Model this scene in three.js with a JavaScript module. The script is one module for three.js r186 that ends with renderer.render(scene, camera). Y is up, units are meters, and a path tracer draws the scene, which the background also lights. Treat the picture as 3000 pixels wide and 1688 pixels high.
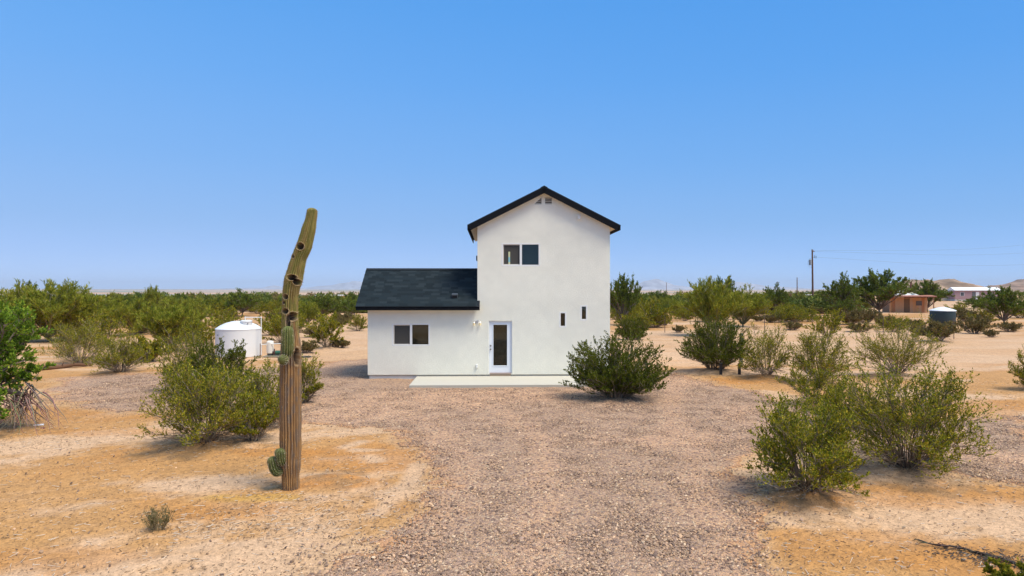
import * as THREE from 'three';
import { mergeGeometries } from 'three/addons/utils/BufferGeometryUtils.js';
import { RoundedBoxGeometry } from 'three/addons/geometries/RoundedBoxGeometry.js';

// ---------------------------------------------------------------- camera, sky, sun, exposure
const EXPOSURE = 1.0;
const scene = new THREE.Scene();
const F = 2000, CX = 1500, HY = 845, CAMH = 3.7;             // focal length and principal point in photo pixels
const camera = new THREE.PerspectiveCamera(2 * Math.atan(844 / F) * 180 / Math.PI, 3000 / 1688, 0.1, 60000);
camera.position.set(0, CAMH, 0);
camera.lookAt(0, CAMH - 0.0005, -1);
const renderer = new THREE.WebGLRenderer({ antialias: true });
renderer.toneMapping = THREE.LinearToneMapping;
renderer.toneMappingExposure = EXPOSURE;
renderer.shadowMap.enabled = true;

const SUN = new THREE.Vector3(.411, .875, .257).normalize();
const sun = new THREE.DirectionalLight(new THREE.Color().setRGB(1, 0.93, 0.8), 4.0);
sun.position.copy(SUN).multiplyScalar(80); sun.target.position.set(0, 0, -20);
sun.position.add(sun.target.position);
sun.castShadow = true; sun.shadow.radius = 44; sun.shadow.mapSize.set(2048, 2048);
Object.assign(sun.shadow.camera, { left: -60, right: 60, top: 60, bottom: -60, near: 1, far: 220 });
scene.add(sun, sun.target);
{
  const w = 512, h = 256, d = new Float32Array(w * h * 4);
  const stops = [[0, .49, .70, 1.04], [1.5, .41, .63, 1.01], [3, .34, .565, .97], [5, .28, .51, .90], [10, .20, .455, .90], [16.6, .135, .40, .89], [22.4, .10, .36, .86], [50, .14, .34, .76], [90, .16, .34, .70]];
  for (let j = 0; j < h; j++) {
    const el = ((j + .5) / h - .5) * 180, e = Math.max(el, 0);
    let k = 0; while (k < stops.length - 2 && stops[k + 1][0] < e) k++;
    const a = stops[k], b = stops[k + 1], t = Math.min(1, Math.max(0, (e - a[0]) / (b[0] - a[0])));
    for (let i = 0; i < w; i++) {
      const az = ((i + .5) / w - .5) * 2 * Math.PI, ce = Math.cos(el * Math.PI / 180);
      const dir = new THREE.Vector3(Math.cos(az) * ce, Math.sin(el * Math.PI / 180), Math.sin(az) * ce);
      const ang = dir.angleTo(SUN) * 180 / Math.PI;
      const fillGlow = 3.1 * Math.exp(-Math.pow(ang / 20, 1.4));       // haze glow round the sun, added and strengthened to fill the shadows
      const side = -dir.x * Math.min(1, .3 + e / 25);                  // paler away from the sun's side
      const o = (j * w + i) * 4;
      d[o] = (a[1] + (b[1] - a[1]) * t) * (1 + side * .40) + fillGlow;
      d[o + 1] = (a[2] + (b[2] - a[2]) * t) * (1 + side * .14) + fillGlow * .95;
      d[o + 2] = (a[3] + (b[3] - a[3]) * t) * (1 + side * .04) + fillGlow * .85;
      d[o + 3] = 1;
    }
  }
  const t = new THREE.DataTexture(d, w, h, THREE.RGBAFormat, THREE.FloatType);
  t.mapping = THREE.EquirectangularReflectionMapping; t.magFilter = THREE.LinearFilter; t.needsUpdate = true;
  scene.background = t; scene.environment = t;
}
scene.fog = new THREE.FogExp2(new THREE.Color(0xdfe8f5), 0.000065);

// ---------------------------------------------------------------- helpers
function rng(seed) { let a = (seed * 2654435761) >>> 0; return () => { a = (a + 0x6D2B79F5) | 0; let t = Math.imul(a ^ (a >>> 15), 1 | a); t = (t + Math.imul(t ^ (t >>> 7), 61 | t)) ^ t; return ((t ^ (t >>> 14)) >>> 0) / 4294967296; }; }
const V = (x, y, z) => new THREE.Vector3(x, y, z);
const lerp = (a, b, t) => a + (b - a) * t, clamp = (x, a = 0, b = 1) => Math.min(b, Math.max(a, x));
const sstep = (a, b, x) => { const t = clamp((x - a) / (b - a)); return t * t * (3 - 2 * t); };
function hash2(i, j) { let h = Math.imul(i, 374761393) + Math.imul(j, 668265263) | 0; h = Math.imul(h ^ (h >>> 13), 1274126177); return ((h ^ (h >>> 16)) >>> 0) / 4294967296; }
function vn(x, y) { const i = Math.floor(x), j = Math.floor(y), u = x - i, v = y - j, a = u * u * (3 - 2 * u), b = v * v * (3 - 2 * v); return lerp(lerp(hash2(i, j), hash2(i + 1, j), a), lerp(hash2(i, j + 1), hash2(i + 1, j + 1), a), b) * 2 - 1; }
const fbm = (x, y, n = 3) => { let s = 0, a = .5; for (let k = 0; k < n; k++) { s += a * vn(x, y); x = x * 2.03 + 17.1; y = y * 2.03 + 5.7; a *= .5; } return s; };
const used = {};
function numbered(n) { used[n] = (used[n] ?? -1) + 1; return used[n] ? n + '_' + String(used[n]).padStart(3, '0') : n; }
function group(name, label, category, grp) { const g = new THREE.Group(); g.name = numbered(name); g.userData = { label, category }; if (grp) g.userData.group = grp; scene.add(g); return g; }
function part(name, geo, mat, parent, label) { const m = new THREE.Mesh(geo, mat); m.name = name; parent.add(m); if (label) m.userData.label = label; return m; }
function structure(name, geo, mat, label, category) { const m = new THREE.Mesh(geo, mat); m.name = numbered(name); m.userData = { kind: 'structure', label, category }; scene.add(m); return m; }
const std = (r, g, b, rough = .9, extra = {}) => new THREE.MeshStandardMaterial({ color: new THREE.Color().setRGB(r, g, b), roughness: rough, ...extra });
const phys = (r, g, b, rough, extra) => new THREE.MeshPhysicalMaterial({ color: new THREE.Color().setRGB(r, g, b), roughness: rough, ...extra });
function box(x0, x1, y0, y1, z0, z1) { const g = new THREE.BoxGeometry(x1 - x0, y1 - y0, z1 - z0); g.translate((x0 + x1) / 2, (y0 + y1) / 2, (z0 + z1) / 2); return g; }
function rbox(x0, x1, y0, y1, z0, z1, r = .01) { const g = new RoundedBoxGeometry(x1 - x0, y1 - y0, z1 - z0, 2, r); g.translate((x0 + x1) / 2, (y0 + y1) / 2, (z0 + z1) / 2); return g; }
function cyl(r0, r1, h, seg, x, y, z) { const g = new THREE.CylinderGeometry(r1, r0, h, seg); g.translate(x, y + h / 2, z); return g; }
function tube(pts, r, sides = 6, seg = 0) { const c = new THREE.CatmullRomCurve3(pts); return new THREE.TubeGeometry(c, seg || pts.length * 4, r, sides); }
function pipe(a, b, r, seg = 8) { const d = b.clone().sub(a), g = new THREE.CylinderGeometry(r, r, d.length(), seg); g.applyQuaternion(new THREE.Quaternion().setFromUnitVectors(V(0, 1, 0), d.clone().normalize())); g.translate((a.x + b.x) / 2, (a.y + b.y) / 2, (a.z + b.z) / 2); return g; }
const merged = (list) => mergeGeometries(list.map((g) => (g.index ? g.toNonIndexed() : g)));
// photo pixel on flat ground -> place; the ground it stands on gives the distance
const depthAt = (py) => CAMH * F / (py - HY);
const gx = (px, D) => (px - CX) / F * D;
const hgt = (py, D) => CAMH - (py - HY) / F * D;

class Builder {
  constructor() { this.p = []; this.c = []; }
  tri(a, b, c, col) { this.p.push(a.x, a.y, a.z, b.x, b.y, b.z, c.x, c.y, c.z); for (let k = 0; k < 3; k++) this.c.push(col[0], col[1], col[2]); }
  quad(a, b, c, d, col) { this.tri(a, b, c, col); this.tri(a, c, d, col); }
  stem(pts, r0, r1, sides, col) {
    let prev = null; const up = V(.31, .2, .93);
    for (let i = 0; i < pts.length; i++) {
      const t = i / (pts.length - 1), r = lerp(r0, r1, t), dir = pts[Math.min(i + 1, pts.length - 1)].clone().sub(pts[Math.max(i - 1, 0)]).normalize();
      const u = dir.clone().cross(up).normalize(), v = dir.clone().cross(u), ring = [];
      for (let k = 0; k < sides; k++) { const a = k / sides * Math.PI * 2; ring.push(pts[i].clone().addScaledVector(u, Math.cos(a) * r).addScaledVector(v, Math.sin(a) * r)); }
      if (prev) for (let k = 0; k < sides; k++) { const n = (k + 1) % sides; this.quad(prev[k], ring[k], ring[n], prev[n], col); }
      prev = ring;
    }
  }
  build() {
    const g = new THREE.BufferGeometry();
    g.setAttribute('position', new THREE.Float32BufferAttribute(this.p, 3));
    g.setAttribute('color', new THREE.Float32BufferAttribute(this.c, 3));
    g.computeVertexNormals(); return g;
  }
}

// ---------------------------------------------------------------- textures
function noiseTex(size, fn, srgb) {
  const d = new Uint8Array(size * size * 4);
  for (let j = 0; j < size; j++) for (let i = 0; i < size; i++) { const c = fn(i, j), o = (j * size + i) * 4; d[o] = clamp(c[0]) * 255; d[o + 1] = clamp(c[1]) * 255; d[o + 2] = clamp(c[2]) * 255; d[o + 3] = 255; }
  const t = new THREE.DataTexture(d, size, size); t.wrapS = t.wrapT = THREE.RepeatWrapping; t.magFilter = THREE.LinearFilter; t.minFilter = THREE.LinearMipmapLinearFilter; t.generateMipmaps = true;
  if (srgb) t.colorSpace = THREE.SRGBColorSpace; t.needsUpdate = true; return t;
}
// periodic value noise so that tiles join
function pn(x, y, per) { const i = Math.floor(x), j = Math.floor(y), u = x - i, v = y - j, a = u * u * (3 - 2 * u), b = v * v * (3 - 2 * v), m = (k) => ((k % per) + per) % per; return lerp(lerp(hash2(m(i), m(j)), hash2(m(i + 1), m(j)), a), lerp(hash2(m(i), m(j + 1)), hash2(m(i + 1), m(j + 1)), a), b); }
const S = 1024;
const sandTile = noiseTex(S, (i, j) => {
  const n = .30 * pn(i / 3, j / 3, Math.floor(S / 3) + 1) + .30 * pn(i / 8, j / 8, 128) + .25 * pn(i / 20, j / 20, 52) + .15 * hash2(i, j);
  const g = hash2(i * 3 + 7, j * 5 + 1), v = .62 + .75 * (n - .5) + (g > .985 ? .25 : g < .03 ? -.32 : 0);
  return [v * 1.0, v * .985, v * .96];
});
const sandBump = noiseTex(S, (i, j) => { const n = .35 * pn(i / 4, j / 4, 256) + .4 * pn(i / 13, j / 13, 79) + .25 * pn(i / 40, j / 40, 26); return [n, n, n]; });
// gravel: crushed stone chips, one random tone per chip (cellular noise)
const gravelCell = (() => {
  const n = 72, cs = S / n; const id = new Float32Array(S * S), edge = new Float32Array(S * S);
  for (let j = 0; j < S; j++) for (let i = 0; i < S; i++) {
    const ci = Math.floor(i / cs), cj = Math.floor(j / cs); let d1 = 1e9, d2 = 1e9, best = 0;
    for (let a = -1; a <= 1; a++) for (let b = -1; b <= 1; b++) {
      const u = ((ci + a) % n + n) % n, v = ((cj + b) % n + n) % n;
      const x = (ci + a + hash2(u, v)) * cs - i, y = (cj + b + hash2(u + 91, v + 37)) * cs - j, s = .7 + .7 * hash2(u + 5, v + 3), q = Math.hypot(x, y) / s;
      if (q < d1) { d2 = d1; d1 = q; best = hash2(u + 11, v + 77); } else if (q < d2) d2 = q;
    }
    id[j * S + i] = best; edge[j * S + i] = clamp((d2 - d1) / 6);
  }
  return { id, edge };
})();
const chipTone = (h) => h < .30 ? [.62, .52, .49] : h < .52 ? [.76, .61, .50] : h < .68 ? [.46, .39, .40] : h < .82 ? [.30, .24, .24] : h < .92 ? [.86, .71, .58] : [1.0, .93, .84];
const gravelTile = noiseTex(S, (i, j) => { const o = j * S + i, c = chipTone(gravelCell.id[o]), n = .9 + .2 * hash2(i, j), e = lerp(.82, 1, gravelCell.edge[o]); const dirt = [.66, .50, .38]; return [lerp(dirt[0], c[0], e) * n, lerp(dirt[1], c[1], e) * n, lerp(dirt[2], c[2], e) * n]; });
const gravelBump = noiseTex(S, (i, j) => { const o = j * S + i, v = gravelCell.edge[o] * (.35 + .65 * gravelCell.id[o]); return [v, v, v]; });
const stuccoBump = noiseTex(512, (i, j) => { const n = .6 * pn(i / 4, j / 4, 128) + .4 * pn(i / 11, j / 11, 47); return [n, n, n]; });
const stuccoTone = noiseTex(512, (i, j) => { const n = .5 * pn(i / 128, j / 128, 4) + .3 * pn(i / 32, j / 32, 16) + .2 * hash2(i, j), v = .86 + .14 * n; return [v, v * .997, v * .985]; });

// ---------------------------------------------------------------- ground
const hummocks = [];                                           // sand heaped round bush bases: [x, z, radius, height]
function slopeStart(x, z) { const k = x / Math.max(1, -z); return 140 + 260 * sstep(.3, .55, k); }
function H(x, z) {
  let y = .05 * fbm(x * .11 + 3, z * .11, 2) + .035 * fbm(x * .5, z * .5 + 9, 2);
  const keep = sstep(0, 4, Math.max(Math.abs(x + 1) - 5.4, Math.abs(z + 30) - 5));   // level pad under the house
  y *= keep;
  if (z < -50) y += sstep(50, 110, -z) * .3 * fbm(x * .03, z * .03, 2);
  for (const [hx, hz, r, h] of hummocks) { const d = ((x - hx) ** 2 + (z - hz) ** 2) / (r * r); if (d < 4) y += h * Math.exp(-d * 1.6); }
  const r = Math.hypot(x * .5, z), s0 = slopeStart(x, z);
  if (z < 0 && r > s0) { const d = Math.min(r, 2600) - s0; y -= .0115 * d * sstep(0, 120, d); }
  return y;
}
const poly = (pts) => pts.map(([px, py]) => { const D = depthAt(py); return [gx(px, D), -D]; });
function sdPoly(P, x, y) {
  let d = 1e9, s = 1;
  for (let i = 0, j = P.length - 1; i < P.length; j = i++) {
    const ex = P[j][0] - P[i][0], ey = P[j][1] - P[i][1], wx = x - P[i][0], wy = y - P[i][1], t = clamp((wx * ex + wy * ey) / (ex * ex + ey * ey)), bx = wx - ex * t, by = wy - ey * t;
    d = Math.min(d, bx * bx + by * by);
    const c1 = y >= P[i][1], c2 = y < P[j][1], c3 = ex * wy > ey * wx;
    if ((c1 && c2 && c3) || (!c1 && !c2 && !c3)) s = -s;
  }
  return -s * Math.sqrt(d);                                   // positive inside
}
const drive = poly([[700, 1760], [860, 1688], [1040, 1580], [1235, 1500], [1262, 1400], [1235, 1320], [1170, 1280], [1010, 1262], [880, 1250], [690, 1238], [560, 1222], [330, 1216], [190, 1195], [140, 1150], [170, 1108], [330, 1100], [480, 1095], [610, 1090], [760, 1080], [910, 1072], [1000, 1058], [1120, 1050], [1600, 1052], [1800, 1085], [1905, 1092], [1990, 1096], [2100, 1128], [2200, 1146], [2300, 1180], [2430, 1215], [2600, 1225], [2780, 1222], [3060, 1222], [3100, 1300], [3100, 1425], [2900, 1410], [2720, 1392], [2560, 1360], [2400, 1320], [2230, 1330], [2185, 1400], [2200, 1460], [2240, 1560], [2300, 1640], [2370, 1700], [2450, 1790], [2600, 2100], [400, 2100], [560, 1900]]);
const driveField = (() => { const st = .2, nx = 261, nz = 236, a = new Float32Array(nx * nz); for (let j = 0; j < nz; j++) for (let i = 0; i < nx; i++) a[j * nx + i] = sdPoly(drive, -26 + i * st, -45 + j * st); return (x, z) => { const u = clamp((x + 26) / st, 0, nx - 1.001), v = clamp((z + 45) / st, 0, nz - 1.001), i = Math.floor(u), j = Math.floor(v), f = u - i, g = v - j, o = j * nx + i; return lerp(lerp(a[o], a[o + 1], f), lerp(a[o + nx], a[o + nx + 1], f), g); }; })();
function gravelAt(x, z) { if (z < -45 || z > 2 || Math.abs(x) > 26) return 0; const d = driveField(x, z); if (d < -2) return 0; return sstep(-.75, .95, d + .8 * fbm(x * .8, z * .8, 3) + .5 * fbm(x * 3.1, z * 3.1, 2)); }
const EDGE = [.76, .47, .235];
const wheelTracks = [[[1120, 1700], [1320, 1500], [1360, 1350], [1270, 1245], [1080, 1190], [880, 1165]], [[1560, 1700], [1600, 1450], [1590, 1300], [1480, 1210], [1250, 1160]], [[2130, 1700], [2070, 1480], [2040, 1310], [1960, 1190], [1990, 1120]]].map((l) => l.map(([px, py]) => { const D = depthAt(py); return [gx(px, D), -D]; }));
const trackAt = (x, z) => { let t = 0; for (const l of wheelTracks) t = Math.max(t, 1 - sstep(.12, .62, segDist(l, x, z) + .35 * fbm(x * 1.4, z * 1.4, 2))); return t; };
// pale worn scrapes beside the drive, and yellow litter spots: [px, py, rx, ry (m), colour index, strength]
const orangeSpots = [[1130, 1340, 2.0, 1.5, .75], [950, 1420, 1.1, .45, 1], [650, 1500, 1.2, .5, .7], [800, 1330, 1.1, .4, .7], [2250, 1480, 1.3, .5, .8], [2700, 1450, 2.4, .7, .6], [2480, 1600, 2.6, .8, .5], [340, 1270, 1.8, .5, .5], [2150, 1120, 2.2, .8, .8], [2950, 1190, 4, 1.4, .6], [2000, 1010, 3, 1.2, .5], [990, 1050, 2.5, .5, .6], [2900, 1650, 1.2, .8, .5], [120, 1640, 1.3, .5, .6], [2320, 1440, .8, .5, .7]].map(([px, py, rx, ry, s]) => { const D = depthAt(py); return [gx(px, D), -D, rx, ry, s]; });
const yellowSpots = [[360, 1106, 1.7, .45, 1], [740, 1462, .9, .25, .6], [500, 1104, 1.0, .3, .5]].map(([px, py, rx, ry, s]) => { const D = depthAt(py); return [gx(px, D), -D, rx, ry, s]; });
const scrapes = [[[1225, 1365], [1190, 1420], [1140, 1460], [1100, 1510]], [[1075, 1345], [1100, 1352], [1085, 1340]], [[1040, 1324], [1105, 1322]], [[1060, 1300], [1010, 1316]], [[1205, 1400], [1215, 1425]]].map((l) => l.map(([px, py]) => { const D = depthAt(py); return [gx(px, D), -D]; }));
function segDist(l, x, z) { let d = 1e9; for (let i = 0; i + 1 < l.length; i++) { const [ax, az] = l[i], [bx, bz] = l[i + 1], t = clamp(((x - ax) * (bx - ax) + (z - az) * (bz - az)) / ((bx - ax) ** 2 + (bz - az) ** 2)); d = Math.min(d, Math.hypot(x - ax - (bx - ax) * t, z - az - (bz - az) * t)); } return d; }
const SAND = [.70, .365, .122], PALE = [.86, .55, .315], ORANGE = [.66, .28, .055], YELLOW = [.72, .40, .045], FIELD = [.40, .38, .25], LITTER_SHADE = [.36, .23, .115];
const mix = (a, b, t) => [lerp(a[0], b[0], t), lerp(a[1], b[1], t), lerp(a[2], b[2], t)];
function groundColor(x, z) {
  const D = -z;
  let c = mix(SAND, PALE, sstep(-.12, .28, fbm(x * .35 + 40, z * .55, 5) + .12 * vn(x * 6, z * 6)));
  c = mix(c, ORANGE, .42 * sstep(.05, .32, fbm(x * .22 - 9, z * .4 + 30, 5) + .1 * vn(x * 5 + 3, z * 5)));
  if (D < 60) {
    const w = fbm(x * 1.7, z * 1.7, 3) + .35 * vn(x * 7, z * 7);
    for (const [ox, oz, rx, rz, s] of orangeSpots) { const d = ((x - ox) / rx) ** 2 + ((z - oz) / rz) ** 2 + w * .9; if (d < 1.6) c = mix(c, ORANGE, s * .85 * (1 - sstep(.3, 1.5, d))); }
    for (const [ox, oz, rx, rz, s] of yellowSpots) { const d = ((x - ox) / rx) ** 2 + ((z - oz) / rz) ** 2 + w * .9; if (d < 1.5) c = mix(c, YELLOW, s * .9 * (1 - sstep(.5, 1.3, d))); }
    for (const l of scrapes) { const d = segDist(l, x, z) + w * .08; if (d < .3) c = mix(c, PALE, .9 * (1 - sstep(.1, .28, d))); }
    for (const [hx, hz, r] of hummocks) { const d = Math.hypot(x - hx, z - hz) / r + w * .8; if (d < 1.2 && vn(x * 8, z * 8) > -.1) c = mix(c, LITTER_SHADE, .55); }  // bush-foot colour: dark litter together with painted shade
  }
  { const e = Math.min(((x - 22) / 24) ** 2 + ((z + 46) / 17) ** 2, ((x + 14) / 15) ** 2 + ((z + 50) / 19) ** 2) + .9 * fbm(x * .16, z * .3, 3); c = mix(c, PALE, .7 * (1 - sstep(.75, 1.0, e))); }   // trodden bare flats
  // faint wheel ruts across the sandy flat right of the house
  if (D > 30 && D < 64 && x > 3) { const rut = fbm(x * .06 + 3, z * 1.3, 3); c = mix(c, mix(PALE, ORANGE, .4), .6 * sstep(.05, .3, rut)); c = mix(c, PALE, .5 * sstep(.05, .3, -rut)); }
  if (D > 100) {
    const b = fbm(x * .004 + 5, z * .009, 3); c = mix(c, PALE, .8 * sstep(-.12, .0, b));          // pale caliche soil in patches
    if (D > 900) { const f = hash2(Math.floor(x / 900 + z / 7000), Math.floor(Math.log(D) * 7)); if (f < .4) c = FIELD; else if (f > .7) c = PALE; }   // farm plots on the valley floor
  }
  const v = 1 + .10 * fbm(x * 3.1, z * 3.1, 2);
  return [c[0] * v, c[1] * v, c[2] * v];
}
// a lattice of lines, dense round the house and widening outwards
function axis(lo, hi, step, ratio, min, max) {
  const a = []; for (let v = lo; v <= hi + 1e-6; v += step) a.push(v);
  let s = step, v = hi; while (v < max) { s *= ratio; v += s; a.push(v); }
  s = step; v = lo; const b = []; while (v > min) { s *= ratio; v -= s; b.push(v); }
  return b.reverse().concat(a);
}

// ---------------------------------------------------------------- plants
function plantGeometry(o) {
  const R = rng(o.seed), wood = new Builder(), leaf = new Builder(), rr = (a, b) => a + (b - a) * R();
  const pick = (list) => { const c = list[Math.floor(R() * list.length)], v = rr(.75, 1.25); return [c[0] * v, c[1] * v * rr(.94, 1.06), c[2] * v]; };
  const addLeaf = (p, dir) => {
    const L = o.leafL * rr(.6, 1.4), W = o.leafW * rr(.6, 1.4), d = dir.clone().add(V(rr(-1, 1), rr(-.7, 1), rr(-1, 1)).multiplyScalar(o.leafTurn ?? .8)).normalize();
    const s = d.clone().cross(V(rr(-1, 1), rr(-1, 1), rr(-1, 1))).normalize().multiplyScalar(W / 2), m = p.clone().addScaledVector(d, L * .5), e = p.clone().addScaledVector(d, L);
    leaf.quad(p, m.clone().add(s), e, m.clone().sub(s), pick(o.leafCols));
  };
  const base = V(0, o.trunkH ?? 0, 0);
  if (o.trunkH) wood.stem([V(0, -.1, 0), V(rr(-.05, .05), o.trunkH * .5, rr(-.05, .05)), base.clone()], o.stemR * 2.4, o.stemR * 1.7, 7, pick(o.woodCols));
  for (let s = 0; s < o.nStems; s++) {
    const az = (s + rr(0, 1)) / o.nStems * Math.PI * 2 * 2.618, low = R() < (o.skirt ?? 0), u = low ? rr(.75, 1) : Math.sqrt(R()), dead = R() < (o.dead ?? 0);
    const lump = 1 + (o.lump ?? .2) * Math.sin(az * 2 + o.seed) + rr(-.12, .12);
    const rad = o.R * (.15 + .85 * u) * lump, top = o.H * (o.flat ? lerp(1, o.flat, Math.pow(u, o.dome ?? 2)) : 1 - .5 * u * u) * rr(.8, 1.06) * (dead ? .5 : 1) * (low ? rr(.35, .8) : 1);
    const tip = V(Math.cos(az) * rad, Math.max(top, .12 * o.H), Math.sin(az) * rad);
    const b0 = base.clone().add(V(Math.cos(az), 0, Math.sin(az)).multiplyScalar(o.baseR ?? .08)); if (!o.trunkH) b0.y = -.04;
    const ctl = b0.clone().lerp(tip, .5).add(V(-Math.cos(az) * rad * .12, (o.arch ?? .1) * o.H, -Math.sin(az) * rad * .12)).add(V(rr(-1, 1), rr(-.5, .5), rr(-1, 1)).multiplyScalar(.1 * o.R));
    const curve = new THREE.QuadraticBezierCurve3(b0, ctl, tip), n = o.stemSeg ?? 6, pts = curve.getPoints(n);
    for (let k = 1; k < n; k++) pts[k].add(V(rr(-1, 1), rr(-1, 1), rr(-1, 1)).multiplyScalar(.025 * o.R));
    wood.stem(pts, o.stemR * rr(.7, 1.2), o.stemR * .3, o.stemSides ?? 5, pick(o.woodCols));
    const len = curve.getLength();
    for (let k = 0; k < o.nSide; k++) {
      const t = lerp(o.bare, 1, (k + R()) / o.nSide), p = curve.getPoint(t), tan = curve.getTangent(t);
      const dir = tan.clone().multiplyScalar(o.follow ?? .9).add(V(rr(-1, 1), rr(-.5, .9), rr(-1, 1))).add(V(0, o.up ?? .35, 0)).normalize(), L = len * rr(.14, .34) * (o.sideLen ?? 1) * lerp(1.1, .7, t);
      const q = p.clone().addScaledVector(dir, L * .5).add(V(rr(-1, 1), rr(-1, 1), rr(-1, 1)).multiplyScalar(L * .12)), e = p.clone().addScaledVector(dir, L).add(V(0, (o.droop ?? 0) * -L, 0));
      wood.stem([p, q, e], o.stemR * .38, o.stemR * .14, 3, pick(o.woodCols));
      if (dead) continue;
      for (let m = 0; m < o.nTwig; m++) {
        const tt = lerp(.25, 1, (m + R()) / o.nTwig), a = tt < .5 ? p.clone().lerp(q, tt * 2) : q.clone().lerp(e, tt * 2 - 1), td = dir.clone().add(V(rr(-1, 1), rr(-.6, 1), rr(-1, 1)).multiplyScalar(o.twigTurn ?? .9)).add(V(0, (o.up ?? .35) * .6, 0)).normalize(), tl = L * rr(.25, .55) * (o.twigLen ?? 1), end = a.clone().addScaledVector(td, tl);
        if (end.y < .02) continue;
        const w = td.clone().cross(V(rr(-1, 1), rr(-1, 1), rr(-1, 1))).normalize().multiplyScalar(o.stemR * .16); wood.tri(a.clone().add(w), a.clone().sub(w), end, pick(o.twigCols ?? o.woodCols));
        for (let f = 0; f < o.nLeaf; f++) addLeaf(a.clone().lerp(end, rr(.1, 1.05)), td);
      }
    }
  }
  for (let k = 0; k < (o.litter ?? 0); k++) {                     // dead twigs lying low round the foot
    const az = rr(0, 6.28), r0 = rr(.05, .3) * o.R, r1 = r0 + rr(.25, .7) * o.R, y0 = rr(.02, .2) * o.H;
    const a = V(Math.cos(az) * r0, y0, Math.sin(az) * r0), b2 = V(Math.cos(az + .3) * r1, rr(.01, .18) * o.H, Math.sin(az + .3) * r1), m = a.clone().lerp(b2, .5).add(V(rr(-.1, .1), rr(-.03, .12), rr(-.1, .1)));
    wood.stem([a, m, b2], o.stemR * .5, o.stemR * .15, 3, pick(o.deadCols ?? o.woodCols));
  }
  return { wood: wood.build(), leaf: leaf.build(), R: o.R, H: o.H };
}
const woodMat = std(1, 1, 1, .95, { vertexColors: true });
const leafMat = phys(1, 1, 1, .75, { vertexColors: true, transmission: .42, thickness: 0, specularIntensity: .15, side: THREE.DoubleSide });
const CREO = [[.235, .245, .015], [.31, .31, .02], [.16, .19, .013], [.45, .38, .03], [.115, .15, .013], [.56, .44, .04]];
const CREO_DARK = [[.115, .14, .012], [.16, .18, .014], [.08, .105, .010], [.22, .22, .02]];
const CREO_WOOD = [[.18, .135, .09], [.26, .20, .14], [.11, .08, .055], [.34, .27, .19]];
const PALO = [[.30, .31, .03], [.38, .38, .035], [.23, .26, .026], [.45, .40, .06], [.17, .205, .022]];
const PALO_WOOD = [[.20, .19, .07], [.16, .15, .06], [.24, .20, .10]];
const MESQ = [[.15, .20, .025], [.19, .24, .03], [.11, .155, .02], [.25, .27, .04]];
const MESQ_BRIGHT = [[.16, .27, .022], [.24, .36, .03], [.11, .19, .02], [.34, .42, .04]];
const GREY = [[.26, .20, .07], [.21, .165, .055], [.30, .22, .09], [.17, .15, .04]];
const DRY = [[.38, .26, .13], [.32, .22, .12], [.42, .30, .16]];
const GREY_WOOD = [[.17, .125, .095], [.22, .17, .13], [.13, .095, .075]];
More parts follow.
